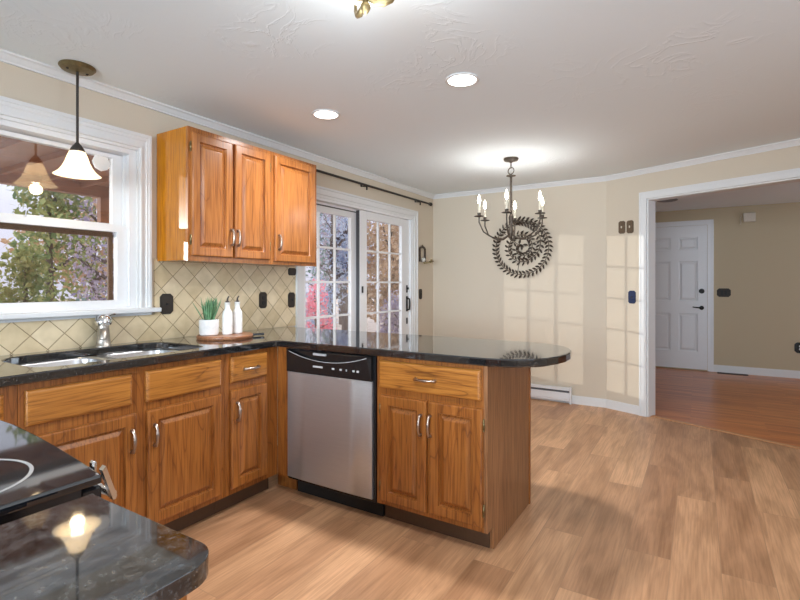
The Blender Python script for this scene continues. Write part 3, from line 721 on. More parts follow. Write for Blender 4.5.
t = thing('faucet', 'short satin nickel faucet with a domed lever cap behind the sink', 'faucet', (.058, 1.365, .914))
fxp, fyp = .058, 1.365
m = MB(); m.lathe([(.040, .914), (.040, .919), (.035, .925), (.032, .95), (.028, 1.0), (.026, 1.035)], (fxp, fyp, 0), 24); m.build('body', M_nickel, t, smooth=True)
m = MB(); m.tube([(fxp + q * .89, fyp - q * .45, z) for q, z in ((.01, .965), (.05, .990), (.085, 1.0), (.115, .992), (.128, .975), (.131, .962))], [.020, .021, .020, .019, .018, .016], 12); m.build('spout', M_nickel, t, smooth=True)
m = MB(); m.lathe([(.038, 1.028), (.043, 1.038), (.042, 1.053), (.033, 1.072), (.018, 1.083), (.001, 1.086)], (fxp, fyp, 0), 24); m.tube([(fxp, fyp + .01, 1.07), (fxp - .004, fyp + .04, 1.083), (fxp - .008, fyp + .065, 1.082)], [.010, .007, .005], 8); m.build('lever_cap', M_chrome, t, smooth=True, label='bright domed lever cap')

# ------------------------------------------------------------------ dishwasher
t = thing('dishwasher', 'stainless dishwasher with black control panel under the worktop', 'dishwasher', (1.01, 2.35, 0))
DX0, DX1 = .700, 1.330
m = MB(); m.box(DX0, DX1, 2.115, 2.70, .10, .868); m.box(DX0, DX1, 2.088, 2.115, .10, .868); m.build('tub', M_black, t)
m = MB(); x0, x1 = .706, 1.312
# steel door: shallow outward bow across its width
nb = 12; V = []
for j, z in enumerate((.118, .122, .730, .734)):
    row = []
    for i in range(nb + 1):
        u = i / nb; bow = .010 * (1 - (2 * u - 1) ** 4); row.append(m.bm.verts.new((x0 + (x1 - x0) * u, 2.075 - bow * (1 if j in (1, 2) else .6), z)))
    V.append(row)
for a, b in zip(V, V[1:]):
    for i in range(nb): m.bm.faces.new((a[i], a[i + 1], b[i + 1], b[i]))
loop = V[0] + [r[-1] for r in V[1:-1]] + V[-1][::-1] + [r[0] for r in V[1:-1]][::-1]
bk = [m.bm.verts.new((v.co.x, 2.088, v.co.z)) for v in loop]
for i in range(len(loop)): m.bm.faces.new((loop[i], loop[(i + 1) % len(loop)], bk[(i + 1) % len(bk)], bk[i]))
m.bm.faces.new(bk)
m.build('door_panel', M_steel, t, smooth=True)
# control panel with an arched grip pocket
m = MB(); xs = [x0 + (x1 - x0) * i / 24 for i in range(25)]; yf = 2.062
def pocket(x):
    u = (x - x0) / (x1 - x0); return .858 - .045 * max(0.0, 1 - ((u - .5) / .46) ** 2)
top = [m.bm.verts.new((x, yf + .004, .869)) for x in xs]; rim = [m.bm.verts.new((x, yf, .862)) for x in xs]
arcv = [m.bm.verts.new((x, yf + .004 if abs((x - x0) / (x1 - x0) - .5) >= .46 else yf - .001, pocket(x) if abs((x - x0) / (x1 - x0) - .5) < .46 else .858)) for x in xs]
bot = [m.bm.verts.new((x, yf + .006, .736)) for x in xs]; back0 = [m.bm.verts.new((x, 2.088, .869)) for x in xs]; back1 = [m.bm.verts.new((x, 2.088, .736)) for x in xs]
inn0 = [m.bm.verts.new((x, yf + .022, .860)) for x in xs]; inn1 = [m.bm.verts.new((x, yf + .022, pocket(x) + .002)) for x in xs]
for a, b in ((back0, top), (top, rim), (rim, inn0), (inn0, inn1), (inn1, arcv), (arcv, bot), (bot, back1)):
    for i in range(24): m.bm.faces.new((a[i], a[i + 1], b[i + 1], b[i]))
for i in (0, 24): m.bm.faces.new([q[i] for q in (back0, top, rim, inn0, inn1, arcv, bot, back1)])
cp = m.build('control_panel', M_black, t, label='black control panel with arched grip')
m = MB(); m.tube([(x, yf - .002, pocket(x) - .001) for x in xs[1:-1]], .0016, 6); m.build('grip_edge', M_grey, cp, smooth='all', label='pale arched grip edge')
m = MB(); m.box(.915, .985, yf - .002, yf + .010, .777, .787, .001); m.build('badge', M_grey, cp, label='small pale badge')
m = MB(); m.box(.905, 1.00, yf + .008, yf + .021, .843, .856, .003); m.build('latch_bar', M_grey, cp)
for x, wd in ((1.053, .016), (1.107, .014), (1.150, .006), (1.195, .012), (1.222, .014)):
    m = MB(); m.box(x, x + wd, yf - .002, yf + .012, .776, .786, .001); m.build('button_mark', M_grey, cp)
m = MB(); m.box(DX0 + .01, DX1, 2.155, 2.17, 0, .10); m.build('toe_kick', M_blackm, t)

# ------------------------------------------------------------------ range
t = thing('range', 'black glass top range in the foreground beside the granite piece', 'stove', (1.53, .12, 0))
m = MB(); m.box(1.156, 1.884, -.20, .410, 0.02, .902); m.build('body', M_black, t)
m = MB(); m.plate([[(1.156, -.20), (1.892, -.20), (1.892, .440), (1.80, .452), (1.668, .467), (1.55, .479), (1.40, .489), (1.28, .488), (1.156, .474)]], .902, .918); ct = m.build('cooktop', M_glasstop, t, bevel=.004, label='glossy black glass cooktop')
for cx, cy, r in ((1.718, .275, .119), (1.36, .265, .10), (1.70, -.05, .09), (1.36, -.05, .12)):
    m = MB(); m.lathe([(r - .003, .9182), (r + .003, .9182), (r + .003, .9186), (r - .003, .9186), (r - .003, .9182)], (cx, cy, 0), 48, cap=False); m.build('burner_ring', M_ringmark, ct)
m = MB(); m.box(1.160, 1.882, .410, .445, .79, .896, .004); m.build('control_panel', M_black, t)
for x in (1.24, 1.38, 1.52, 1.66, 1.80):
    m = MB(); m.lathe([(.022, 0), (.022, .022), (.018, .028)], (x, .445, .845), 16, 'y'); m.build('knob', M_nickel, t, smooth=True)
m = MB(); m.box(1.165, 1.88, .410, .442, .20, .775, .006); od = m.build('oven_door', M_black, t)
m = MB(); m.tube([(1.19, .470, .868), (1.868, .470, .868)], .007, 10)
for x in (1.178, 1.868): m.prism([(.446, .920), (.452, .926), (.471, .868), (.469, .862), (.464, .862)], x, x + .012)
MX = Matrix(((0, 0, 1, 0), (1, 0, 0, 0), (0, 1, 0, 0), (0, 0, 0, 1)))
vs = [v for v in m.bm.verts if abs(v.co.z - 1.178) < .02 or abs(v.co.z - 1.874) < .02]; bmesh.ops.transform(m.bm, matrix=MX, verts=vs)
for x in (1.335, 1.815): m.box(x - .010, x + .010, .440, .476, .862, .876, .003); m.box(x - .008, x + .008, .458, .466, .874, .920, .003)
m.build('handle', M_chrome, od, smooth=True, label='chrome oven handle')
m = MB(); m.box(1.165, 1.88, .410, .440, .04, .185, .005); m.build('drawer', M_black, t)

# ------------------------------------------------------------------ things on the worktop
bcx, bcy = .275, 1.975
ob = []; Rb = .165; hd_ = Vector((math.cos(math.radians(52)), math.sin(math.radians(52))))
m = MB(); m.lathe([(Rb - .004, .914), (Rb, .919), (Rb, .931), (Rb - .004, .936)], (bcx, bcy, 0), 40)
t = thing('serving_board', 'round brown wooden serving board with a dark handle carrying pot and bottles', 'serving board', (bcx, bcy, .914))
m.build('board', M_board, t, smooth=True)
m = MB(Matrix.Translation((bcx, bcy, 0)) @ Matrix.Rotation(math.radians(64), 4, 'Z')); m.box(Rb - .010, Rb + .075, -.016, .016, .919, .933, .005, 2); m.build('handle', M_black, t, label='dark board handle')

pcx, pcy, bz = .238, 1.886, .936
t = thing('potted_plant', 'spiky grey green succulent in a white ceramic pot on the serving board', 'plant', (pcx, pcy, bz))
m = MB(); m.lathe([(.046, bz), (.053, bz + .005), (.056, bz + .02), (.0575, bz + .094), (.055, bz + .096), (.051, bz + .094), (.050, bz + .083), (.001, bz + .083)], (pcx, pcy, 0), 32, cap=False)
m.bm.faces.new([v for v in m.bm.verts if abs(v.co.z - bz) < 1e-6]); m.build('pot', M_ceramic, t, smooth=True)
m = MB(); m.lathe([(.049, bz + .0835), (.049, bz + .087), (.001, bz + .089)], (pcx, pcy, 0), 20); m.build('soil', M_soil, t)
random.seed(4); m = MB()
for i in range(60):
    a = random.uniform(0, 2 * PI); r0 = random.uniform(.004, .034); lean = random.uniform(.05, .42) * (0.3 + r0 / .030); ln = random.uniform(.105, .150)
    p0 = Vector((pcx + r0 * math.cos(a), pcy + r0 * math.sin(a), bz + .088)); d = Vector((math.cos(a) * lean, math.sin(a) * lean, 1)).normalized()
    sd = d.cross(Vector((0, 0, 1))); sd = Vector((1, 0, 0)) if sd.length < .1 else sd.normalized(); nn = d.cross(sd).normalized()
    wd = random.uniform(.005, .008); prev = None
    for f, ww in ((0, .7), (.35, 1), (.7, .7), (1, .05)):
        c = p0 + d * (ln * f) + Vector((d.x, d.y, 0)) * (.012 * f * f)
        cur = [m.bm.verts.new(c + sd * wd * ww), m.bm.verts.new(c - nn * wd * ww * .5), m.bm.verts.new(c - sd * wd * ww), m.bm.verts.new(c + nn * wd * ww * .35)]
        if prev:
            for q in range(4): m.bm.faces.new((prev[q], prev[(q + 1) % 4], cur[(q + 1) % 4], cur[q]))
        prev = cur
m.build('leaves', M_leafplant, t, smooth='all')

def bottle(x, y, label):
    t = thing('oil_bottle', label, 'bottle', (x, y, bz), 'white oil bottles on the board')
    m = MB(); m.lathe([(.026, bz), (.030, bz + .004), (.031, bz + .02), (.0305, bz + .125), (.028, bz + .140), (.020, bz + .152), (.0160, bz + .160), (.0160, bz + .190), (.0175, bz + .192), (.0175, bz + .197), (.011, bz + .198)], (x, y, 0), 28); m.build('bottle_body', M_ceramic, t, smooth=True)
    m = MB(); m.lathe([(.012, bz + .197), (.012, bz + .205), (.007, bz + .208)], (x, y, 0), 14); m.tube([(x, y, bz + .206), (x, y + .002, bz + .222), (x + .004, y + .010, bz + .236)], [.006, .005, .004], 8); m.build('pourer', M_cork, t, smooth=True, label='dark pouring spout')
bottle(.295, 1.975, 'white oil bottle with dark pourer standing next to the succulent pot')
bottle(.285, 2.058, 'white oil bottle with dark pourer standing nearer the board handle')

# ------------------------------------------------------------------ outlets and switches
def octo(wd, h, c): return [(-wd, -h + c), (-wd + c, -h), (wd - c, -h), (wd, -h + c), (wd, h - c), (wd - c, h), (-wd + c, h), (-wd, h - c)]
def plate(kind, label, M, wd, h, loc, mt=None, insert='toggle', cat='switch plate', n=1):
    mt = mt or M_bronze
    o = thing(kind, label, cat, loc)
    MM = Matrix.Translation(loc) @ M      # local x right, local y up, local z out of the wall
    m = MB(MM); m.prism(octo(wd, h, min(wd, h) * .42), 0, .006); m.prism(octo(wd * .86, h * .9, min(wd, h) * .36), .006, .009); m.build('plate', mt, o)
    for i in range(n):
        cx = (i - (n - 1) / 2) * .046
        if insert == 'toggle':
            m = MB(MM); m.box(cx - .005, cx + .005, -.010, .012, .009, .018, .002); m.build('toggle', M_cream if mt is M_brasspl else M_blackm, o)
        elif insert == 'rocker':
            m = MB(MM); m.box(cx - .016, cx + .016, -.032, .032, .009, .013, .002); m.build('rocker', M_blackm, o)
        elif insert == 'outlet':
            for s in (-1, 1):
                m = MB(MM); m.lathe([(.016, .009), (.016, .012), (.014, .013)], (cx, s * .019, 0), 14); m.build('socket', M_white if mt is M_black else M_blackm, o)
        elif insert == 'button':
            m = MB(MM); m.lathe([(.008, .009), (.008, .015), (.006, .017)], (cx, 0, 0), 12); m.build('button', M_blackm, o)
    return o
M_brasspl = simple('brown bronze plate', (0.12, 0.082, 0.05), 0.4, 0.5, var=0.2)
RL = Matrix(((0, 0, 1, 0), (1, 0, 0, 0), (0, 1, 0, 0), (0, 0, 0, 1)))                  # left wall: out = +x, right = +y
RF = Matrix(((1, 0, 0, 0), (0, 0, -1, 0), (0, 1, 0, 0), (0, 0, 0, 1)))                 # walls facing -y
plate('switch_plate', 'dark bronze switch plate on the tiles just right of the window casing', RL, .042, .062, (.009, 1.755, 1.126), insert='button')
plate('outlet_plate', 'dark bronze outlet plate on the tiles right of the oil bottles', RL, .036, .060, (.009, 2.520, 1.127), insert='outlet', cat='outlet')
plate('outlet_plate', 'dark bronze plate at the tile edge by the patio door, lower of two', RL, .036, .060, (.009, 2.815, 1.120), insert='toggle', cat='outlet')
plate('switch_plate', 'dark bronze plate tucked under the wall cabinet corner, upper of two', RL, .042, .030, (.009, 2.822, 1.345), insert='none')
plate('switch_plate', 'dark bronze switch plate between patio door casing and room corner', RL, .034, .060, (0, 4.925, 1.130), insert='toggle')
RA = Matrix.Rotation(ANG, 4, 'Z') @ RF
def on_angled(s, z): p = ap(s, 0); return (p[0], p[1], z)
plate('switch_plate', 'brown bronze switch plate high on the wall, left of the pair', RA, .034, .062, on_angled(.167, 1.803), M_brasspl, 'toggle')
plate('switch_plate', 'brown bronze switch plate high on the wall, nearest the opening', RA, .034, .062, on_angled(.249, 1.800), M_brasspl, 'toggle')
plate('switch_plate', 'dark blue wall plate beside the cased opening at mid height', RA, .036, .062, on_angled(.268, 1.121), M_blue, 'button')
plate('switch_plate', 'wide dark double switch plate beside the hall door', RF, .082, .060, (3.065, 8.2, 1.125), M_bronze, 'rocker', n=2)
plate('outlet_plate', 'black outlet plate with white sockets low on the hall wall', RF, .062, .070, (3.905, 8.2, .405), M_black, 'outlet', cat='outlet')
t = thing('door_chime', 'small cream box high on the hall wall near the ceiling', 'chime', (3.36, 8.2, 2.165))
m = MB(); m.box(3.285, 3.425, 8.15, 8.2, 2.10, 2.225, .01, 2); m.build('cover', M_cream, t)
m = MB(); m.tube([(3.27, 8.19, 2.20), (3.255, 8.192, 2.15), (3.262, 8.192, 2.09), (3.25, 8.193, 2.07)], .006, 6); m.build('wire', M_cream, t)
m = MB(); m.box(2.985, 3.34, 8.06, 8.165, 0, .006, .002)
t = thing('floor_vent', 'dark brown floor vent beside the hall baseboard', 'vent', (3.16, 8.11, 0))
m.build('grille', simple('dark bronze vent', (.035, .022, .014), .5), t)
m = MB()
for i in range(18): m.box(3.0 + i * .018, 3.008 + i * .018, 8.075, 8.15, .006, .008)
m.build('slots', M_blackm, t)
t = thing('ceiling_vent', 'small dark round vent on the hall ceiling beyond the opening', 'vent', (2.42, 7.1, CZ))
m = MB(); m.lathe([(.12, CZ), (.12, CZ - .008), (.10, CZ - .014), (.03, CZ - .016)], (2.42, 7.1, 0), 20); m.build('cover', simple('grey metal vent', (.16, .15, .15), .5), t, smooth=True)

# ------------------------------------------------------------------ baseboard heater
t = thing('baseboard_heater', 'white enamelled baseboard heater along the far wall', 'heater', (.9, YF, 0))
m = MB(); m.box(.25, 1.632, YF - .060, YF - .014, .028, .042); m.box(.25, 1.625, YF - .020, YF - .014, .028, .165); m.box(.25, 1.625, YF - .064, YF - .058, .045, .115); m.box(.25, 1.625, YF - .060, YF - .020, .152, .165, .003); m.box(.25, 1.625, YF - .066, YF - .060, .138, .165); m.build('housing', M_heater, t)
m = MB(); m.box(.26, 1.615, YF - .050, YF - .022, .06, .13); m.build('fins', simple('grey heater fins', (.12, .12, .13), .6), t)
for x in (.236, 1.628): m = MB(); m.box(x, x + .016, YF - .072, YF - .014, 0, .178, .003); m.build('end_cap', M_heater, t)

# ------------------------------------------------------------------ curtain rod, sconce
t = thing('curtain_rod', 'thin bronze curtain rod above the patio door', 'curtain rod', (.07, 3.9, 2.19))
m = MB(); m.tube([(.07, 2.80, 2.19), (.07, 5.02, 2.19)], .0105, 10); m.build('rod', M_bronze, t, smooth=True)
m = MB(); m.lathe([(.010, 5.015), (.018, 5.022), (.012, 5.035), (.022, 5.052), (.018, 5.068), (.004, 5.08)], (.07, 0, 2.19), 12, 'y'); m.build('finial', M_bronze, t, smooth=True)
for y in (2.84, 3.76, 4.80):
    m = MB(); m.box(0, .006, y - .008, y + .008, 2.182, 2.215); m.tube([(0.004, y, 2.19), (.05, y, 2.182), (.07, y, 2.180)], .006, 8); m.box(.064, .076, y - .005, y + .005, 2.145, 2.182); m.build('bracket', M_bronze, t)
t = thing('wall_sconce', 'small antique metal candle sconce by the patio door casing', 'sconce', (0, 4.955, 1.56))
sy, sz = 4.955, 1.565
m = MB(); pts = []
for i in range(13): a = PI * i / 12; pts.append((.012, sy + .062 * math.cos(a), sz + .085 + .03 * math.sin(a)))
pts = [(.014, sy + .062, sz - .05)] + pts + [(.012, sy - .062, sz - .05)]; m.tube(pts, .013, 6, closed=True); m.tube([(.012, sy, sz + .112), (.012, sy, sz + .14)], [.016, .005], 8); m.build('back_frame', M_iron, t, smooth=True)
m = MB(); m.tube([(.012, sy, sz - .05), (.04, sy, sz - .075), (.06, sy + .015, sz - .07), (.11, sy + .04, sz - .06)], .010, 8); m.build('arm', M_brass, t, smooth=True)
m = MB(); m.lathe([(.010, sz - .062), (.030, sz - .056), (.032, sz - .048), (.012, sz - .045), (.012, sz - .03)], (.11, sy + .04, 0), 16); m.build('candle_cup', M_brass, t, smooth=True)
m = MB(); m.ball((.025, sy, sz - .035), .028, 14); m.build('glass_ball', simple('pale glass knob', (.6, .57, .5), .15), t, smooth=True)

# ------------------------------------------------------------------ leafy metal wreath on the far wall
wx, wz, wy = 1.112, 1.647, YF - .030
t = thing('wall_wreath', 'round metal wall wreath of spiralling dark leaves', 'wreath', (wx, YF, wz))
random.seed(8)
def spiral(u):          # u 0..1 from the outer ring inwards
    d = u * 1190
    if d < 370: r = .295
    elif d < 520: r = .295 - (d - 370) / 150 * .135
    elif d < 760: r = .160 - (d - 520) / 240 * .022
    else: r = .138 - (d - 760) / 430 * .132
    th = math.radians(115 - d)
    return Vector((wx + r * math.cos(th), wy, wz + r * math.sin(th)))
NP = 280; sp = [spiral(i / NP) for i in range(NP + 1)]
m = MB(); m.tube(sp, .0042, 6)
for a in (20, 140, 260):
    q = [Vector((wx + r * math.cos(math.radians(a)), wy + .008, wz + r * math.sin(math.radians(a)))) for r in (.04, .30)]; m.tube(q, .003, 5)
m.tube([(wx + .29, YF + .0, wz + .05), (wx + .295, wy, wz + .05)], .004, 6); m.tube([(wx - .29, YF, wz + .05), (wx - .295, wy, wz + .05)], .004, 6)
m.build('wire', M_iron, t, smooth=True)
m = MB(); acc = 0; side = 1
for i in range(1, NP):
    acc += (sp[i] - sp[i - 1]).length
    if acc < .038: continue
    acc = 0; tg = (sp[i + 1] - sp[i - 1]).normalized(); no = Vector((-tg.z, 0, tg.x))
    for side in (-1, 1):
        d = (tg * .85 + no * side).normalized(); ln = random.uniform(.052, .060); wd = .0115; s2 = Vector((-d.z, 0, d.x)); st = sp[i] + d * .004; tw = random.uniform(-.008, .008)
        ps = [st, st + d * ln * .35 + s2 * wd + Vector((0, -.006 + tw, 0)), st + d * ln * .7 + s2 * wd * .8 + Vector((0, -.008 + tw, 0)), st + d * ln, st + d * ln * .7 - s2 * wd * .8 + Vector((0, -.008 - tw, 0)), st + d * ln * .35 - s2 * wd + Vector((0, -.006 - tw, 0))]
        f = [m.bm.verts.new(p) for p in ps]; b = [m.bm.verts.new(p + Vector((0, .003, 0))) for p in ps]
        m.bm.faces.new(f); m.bm.faces.new(b[::-1])
        for k in range(6): m.bm.faces.new((f[k], f[(k + 1) % 6], b[(k + 1) % 6], b[k]))
m.build('leaves', M_wreath, t)

# ------------------------------------------------------------------ chandelier
cx, cy = 1.393, 4.04
t = thing('chandelier', 'dark metal candle chandelier hanging from the ceiling in the dining area', 'chandelier', (cx, cy, CZ))
m = MB(); m.lathe([(.062, CZ), (.064, CZ - .006), (.058, CZ - .020), (.020, CZ - .030), (.006, CZ - .04)], (cx, cy, 0), 24); m.build('canopy', M_iron, t, smooth=True)
m = MB(); m.tube([(cx, cy, CZ - .035), (cx, cy, CZ - .085)], .005, 8)
m.tube([(cx + .026 * math.cos(a), cy + .026 * math.sin(a) * .35, CZ - .108 + .030 * math.sin(a)) for a in [2 * PI * i / 16 for i in range(16)]], .0045, 6, closed=True); m.build('hanging_ring', M_iron, t, smooth=True)
m = MB(); m.lathe([(.005, CZ - .135), (.010, CZ - .14), (.040, CZ - .148), (.040, CZ - .153), (.012, CZ - .158), (.010, CZ - .17), (.0095, CZ - .47), (.013, CZ - .48), (.020, CZ - .50), (.022, CZ - .52), (.013, CZ - .54), (.010, CZ - .58), (.018, CZ - .60), (.026, CZ - .63), (.020, CZ - .66), (.008, CZ - .675), (.012, CZ - .685), (.003, CZ - .70)], (cx, cy, 0), 18); m.build('stem', M_iron, t, smooth=True)
R_ = .288
for k in range(6):
    a = math.radians(-18 + 60 * k); ca, sa = math.cos(a), math.sin(a)
    def P(r, z): return (cx + r * ca, cy + r * sa, z)
    m = MB(); m.tube([P(.012, 1.70), P(.035, 1.66), P(.08, 1.635), P(.14, 1.635), P(.20, 1.66), P(.25, 1.692), P(R_, 1.772), P(R_, 1.817)], .0062, 8); ar = m.build('arm', M_iron, t, smooth=True)
    m = MB(); m.lathe([(.006, 1.814), (.040, 1.820), (.042, 1.825), (.014, 1.828), (.015, 1.847), (.017, 1.850)], P(R_, 0), 16); m.build('candle_cup', M_iron, ar, smooth=True)
    m = MB(); m.lathe([(.0115, 1.850), (.0115, 1.927), (.008, 1.929)], P(R_, 0), 12); m.build('candle', M_candle, ar, smooth=True)
    m = MB(); m.lathe([(.006, 1.929), (.013, 1.944), (.0145, 1.957), (.010, 1.982), (.003, 2.004), (.001, 2.008)], P(R_, 0), 12); m.build('candle_bulb', M_flame, ar, smooth='all')
    light('candle_light', 'POINT', P(R_, 1.962), 4.0, (1.0, 0.96, 0.92), parent=t, shadow_soft_size=.02)

# ------------------------------------------------------------------ pendant over the sink
px, py = .140, 1.20
t = thing('pendant_lamp', 'bell shaped white glass pendant lamp hanging before the kitchen window', 'lamp', (px, py, CZ))
m = MB(); m.lathe([(.078, CZ), (.080, CZ - .006), (.070, CZ - .018), (.030, CZ - .024), (.010, CZ - .028)], (px, py, 0), 32); cn = m.build('canopy', M_brass, t, smooth=True)
for s in (-1, 1): m = MB(); m.ball((px + .0 * s, py + .045 * s, CZ - .021), .007, 8); m.build('screw', M_bronze, cn, smooth=True)
m = MB(); m.tube([(px, py, CZ - .02), (px, py, 1.93)], .0062, 10); m.build('rod', M_bronze, t, smooth=True)
m = MB(); m.lathe([(.007, 1.950), (.011, 1.945), (.021, 1.933), (.031, 1.915), (.033, 1.903), (.026, 1.901)], (px, py, 0), 24); m.build('socket_cap', M_bronze, t, smooth=True)
m = MB(); prof = [(.026, 1.908), (.035, 1.903), (.044, 1.880), (.053, 1.852), (.064, 1.828), (.079, 1.806), (.095, 1.792), (.103, 1.787)]
m.lathe(prof + [(r - .004, z) for r, z in prof[::-1]], (px, py, 0), 40, cap=False); m.build('shade', M_shade, t, smooth='all', label='frosted white bell shade')
m = MB(); m.ball((px, py, 1.824), .027, 14, 1.15); m.lathe([(.012, 1.85), (.012, 1.905)], (px, py, 0), 12); m.build('bulb', M_bulb, t, smooth='all')
light('pendant_light', 'POINT', (px, py, 1.765), 0.9, (1.0, 0.76, 0.44), parent=t, shadow_soft_size=.03)

# ------------------------------------------------------------------ semi flush ceiling light
lx, ly = 1.83, 1.30
t = thing('ceiling_light', 'brass ceiling light with a pointed finial at the top edge', 'ceiling light', (lx, ly, CZ))
m = MB(); m.lathe([(.075, CZ), (.075, CZ - .012), (.05, CZ - .024), (.012, CZ - .03), (.008, CZ - .04), (.008, CZ - .15)], (lx, ly, 0), 24); m.build('canopy', M_brass, t, smooth=True)
m = MB(); prof = [(.018, 2.198), (.05, 2.200), (.08, 2.210), (.098, 2.228), (.104, 2.250)]
m.lathe(prof + [(r - .005, z + .004) for r, z in prof[::-1]], (lx, ly, 0), 36, cap=False); m.build('bowl', M_bowl, t, smooth='all', label='frosted glass bowl')
m = MB(); m.lathe([(.022, 2.200), (.022, 2.192), (.010, 2.186), (.009, 2.180), (.0165, 2.170), (.0175, 2.160), (.012, 2.148), (.003, 2.138)], (lx, ly, 0), 16); m.build('finial', M_brass, t, smooth=True)
for k in range(3):
    a = math.radians(24 + 120 * k); m = MB()
    m.tube([(lx + r * math.cos(a), ly + r * math.sin(a), z) for r, z in ((.012, 2.186), (.035, 2.176), (.06, 2.172), (.085, 2.180), (.108, 2.205), (.112, 2.23))], [.006, .009, .012, .011, .007, .005], 8); m.build('leaf_arm', M_brass, t, smooth=True)
for k in range(2):
    m = MB(); q = (lx + (.045 if k else -.045), ly, 2.250); m.ball(q, .022, 12); m.build('bulb', M_bulb, t, smooth='all')
light('ceiling_light_glow', 'POINT', (lx, ly, 2.09), 8, (0.96, 0.98, 1.0), parent=t, shadow_soft_size=.12)
light('ceiling_light_down', 'AREA', (lx, ly, 2.125), 11, (0.97, 0.98, 1.0), parent=t, shape='DISK', size=.22)

# ------------------------------------------------------------------ recessed lights
def can(x, y, label):
    t = thing('recessed_light', label, 'recessed light', (x, y, CZ), 'recessed ceiling lights')
    m = MB(); m.lathe([(.074, CZ), (.088, CZ), (.090, CZ - .003), (.086, CZ - .006), (.076, CZ - .007), (.074, CZ - .004), (.074, CZ)], (x, y, 0), 36, cap=False); m.build('trim_ring', M_white, t, smooth='all')
    m = MB(); m.lathe([(.0745, CZ - .001), (.0745, CZ - .005), (.05, CZ - .009), (.001, CZ - .011)], (x, y, 0), 32); m.build('lens', M_can, t, smooth='all', label='glowing lens')
    light('recessed_glow', 'AREA', (x, y, CZ - .016), 14.5, (.97, .98, 1.0), parent=t, shape='DISK', size=.14, spread=math.radians(150))
can(1.703, 2.347, 'glowing recessed ceiling light over the peninsula end')
can(.751, 2.367, 'glowing recessed ceiling light nearer the wall cabinets')

# ------------------------------------------------------------------ outdoors
m = MB(); m.quad([(-60, -40, -.45), (-.17, -40, -.45), (-.17, 70, -.45), (-60, 70, -.45)]); struct(m.build('ground', M_ground))
m = MB(); m.box(-3.1, -.17, -1.5, 3.02, 2.36, 2.40)
for i in range(12): m.box(-3.0, -.2, -1.3 + i * .36, -1.26 + i * .36, 2.31, 2.36)
m.box(-3.1, -3.0, -1.5, 3.02, 2.235, 2.36); m.box(-3.1, -.17, 2.98, 3.02, 2.25, 2.36); m.box(-3.09, -3.01, 2.88, 2.98, 1.95, 2.24)
struct(m.build('porch_roof', M_wood_out))

def leaves(n, blobs, size, rnd):
    m = MB(); tot = sum(b[3] * b[4] * b[5] for b in blobs)
    for b in blobs:
        k = int(n * b[3] * b[4] * b[5] / tot)
        for _ in range(k):
            while True:
                v = Vector((rnd.uniform(-1, 1), rnd.uniform(-1, 1), rnd.uniform(-1, 1)))
                if .25 < v.length < 1: break
            c = Vector((b[0] + v.x * b[3], b[1] + v.y * b[4], b[2] + v.z * b[5]))
            d = Vector((rnd.gauss(0, 1), rnd.gauss(0, 1), rnd.gauss(0, 1))).normalized(); e = d.orthogonal().normalized(); e.rotate(Quaternion(d, rnd.uniform(0, 6.28)))
            f = d.cross(e); s = size * rnd.uniform(.6, 1.4)
            m.quad([c + e * s, c + f * s * .55, c - e * s, c - f * s * .55])
    return m

def tree(kind, label, loc, h, spread, mt, n=1500, size=.14, seed=1, bare=False, group=None, low=.15):
    rnd = random.Random(seed); x, y, z = loc
    t = thing(kind, label, 'tree' if 'tree' in kind else 'shrub', loc, group)
    m = MB(); tr = h * .018 + .02; tips = []
    top = Vector((x + rnd.uniform(-.2, .2), y + rnd.uniform(-.2, .2), z + h * .92))
    m.tube([(x, y, z), Vector((x, y, z)).lerp(top, .4) + Vector((rnd.uniform(-.1, .1), rnd.uniform(-.1, .1), 0)), top], [tr, tr * .7, tr * .15], 7)
    nb = 16 if bare else 9
    for i in range(nb):
        f = rnd.uniform(.18, .85); p = Vector((x, y, z)).lerp(top, f); a = rnd.uniform(0, 2 * PI); ln = spread * (1.05 - f * .6) * rnd.uniform(.6, 1)
        q = p + Vector((math.cos(a) * ln * .5, math.sin(a) * ln * .5, ln * .3)); e = p + Vector((math.cos(a) * ln, math.sin(a) * ln, ln * rnd.uniform(.5, .9)))
        m.tube([p, q, e], [tr * .4, tr * .25, tr * .06], 5); tips.append(e); tips.append(q)
        if bare:
            for _ in range(4):
                s = q.lerp(e, rnd.uniform(0, .8)); g = s + Vector((rnd.uniform(-1, 1), rnd.uniform(-1, 1), rnd.uniform(.2, 1))) * ln * .4
                m.tube([s, s.lerp(g, .5) + Vector((0, 0, .03)), g], [tr * .12, tr * .09, tr * .03], 4); tips.append(g)
    m.build('trunk', M_bark, t)
    if n:
        blobs = [(e.x, e.y, e.z, spread * rnd.uniform(.25, .42), spread * rnd.uniform(.25, .42), h * rnd.uniform(.07, .13)) for e in tips]
        blobs.append((x, y, z + h * (low + 1) / 2, spread * .6, spread * .6, h * (1 - low) / 2))
        leaves(n, blobs, size, rnd).build('foliage', mt, t)
    return t

G = -.45
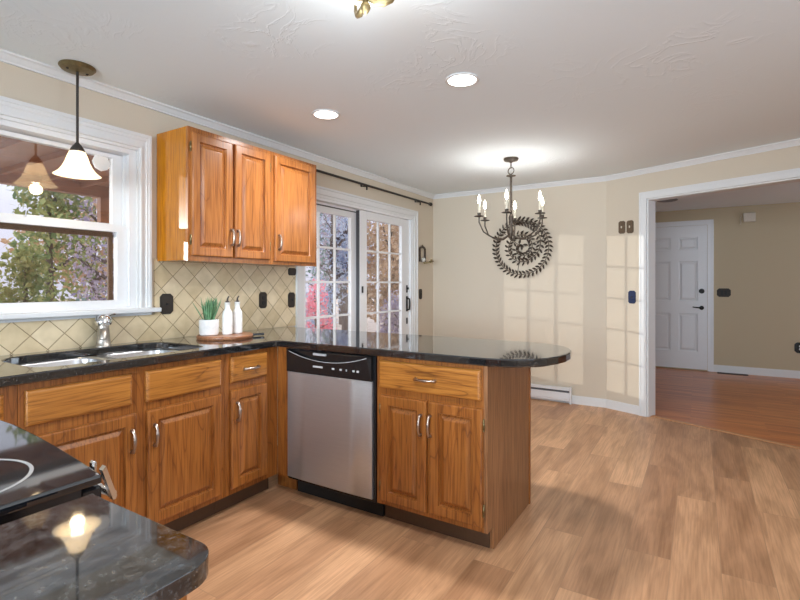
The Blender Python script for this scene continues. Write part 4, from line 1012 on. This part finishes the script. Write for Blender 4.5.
# growth outside the kitchen window (view through it runs towards -x, +y)
tree('leafy_shrub', 'yellow green shrub outside the lower kitchen window pane, left side', (-4.3, 2.62, G), 2.35, .52, M_lf_green, 2600, .040, 11)
tree('leafy_shrub', 'low blue green shrub at the foot of the kitchen window view', (-3.5, 2.95, G), 1.55, .42, M_lf_blue, 1800, .032, 12)
tree('twiggy_tree', 'violet grey twiggy young tree outside the kitchen window, right side', (-5.0, 3.95, G), 3.6, .75, M_lf_violet, 2000, .035, 14, True)
tree('leafy_tree', 'tall green gold tree behind the shrubs outside the kitchen window', (-8.2, 4.6, G), 4.6, 1.2, M_lf_green, 3000, .065, 15)
tree('twiggy_tree', 'violet bare tree further back in the kitchen window view', (-8.6, 7.2, G), 5.6, 1.35, M_lf_violet, 2600, .06, 17, True)
tree('leafy_tree', 'tan autumn tree on the far side of the garden behind the window', (-14, 8.2, G), 6.0, 2.0, M_lf_gold, 2600, .10, 18)
tree('conifer_tree', 'broad blue green tree closing the window view at the back', (-15, 13.2, G), 6.0, 2.4, M_lf_blue, 2600, .12, 19)
# beyond the patio door (view runs towards -x, +y, more along y)
tree('pink_shrub', 'pink red autumn shrub seen through the left patio door panel', (-2.35, 5.80, G), 1.80, .30, M_lf_pink, 1500, .028, 21, low=.62)
tree('twiggy_tree', 'grey blue bare tree seen through the left patio door panel', (-4.4, 8.6, G), 5.0, 1.0, M_lf_grey, 2400, .045, 22, True)
tree('twiggy_tree', 'slender bare tree behind the pink shrub', (-7.0, 12.4, G), 6.5, 1.6, M_lf_violet, 2600, .07, 23, True)
tree('leafy_tree', 'tan brown tree close behind the right patio door panel', (-2.75, 8.35, G), 4.2, .95, M_lf_gold, 5500, .045, 24)
tree('leafy_tree', 'tan tree at the right end of the patio door view', (-4.2, 12.6, G), 5.6, 1.6, M_lf_gold, 4200, .07, 25)
tree('leafy_shrub', 'pale grey shrub low behind the left patio door panel', (-3.3, 6.9, G), 1.7, .5, M_lf_grey, 1800, .035, 26)
tree('leafy_shrub', 'violet grey shrub low behind the right patio door panel', (-1.75, 7.1, G), 1.6, .45, M_lf_violet, 1800, .035, 27)
tree('conifer_tree', 'blue green tree closing the patio door view on the left', (-10, 16, G), 6.5, 2.2, M_lf_blue, 2600, .10, 28)
tree('leafy_tree', 'tall grey tree far behind the patio door', (-6.5, 18.5, G), 7.0, 2.4, M_lf_grey, 3000, .11, 29)
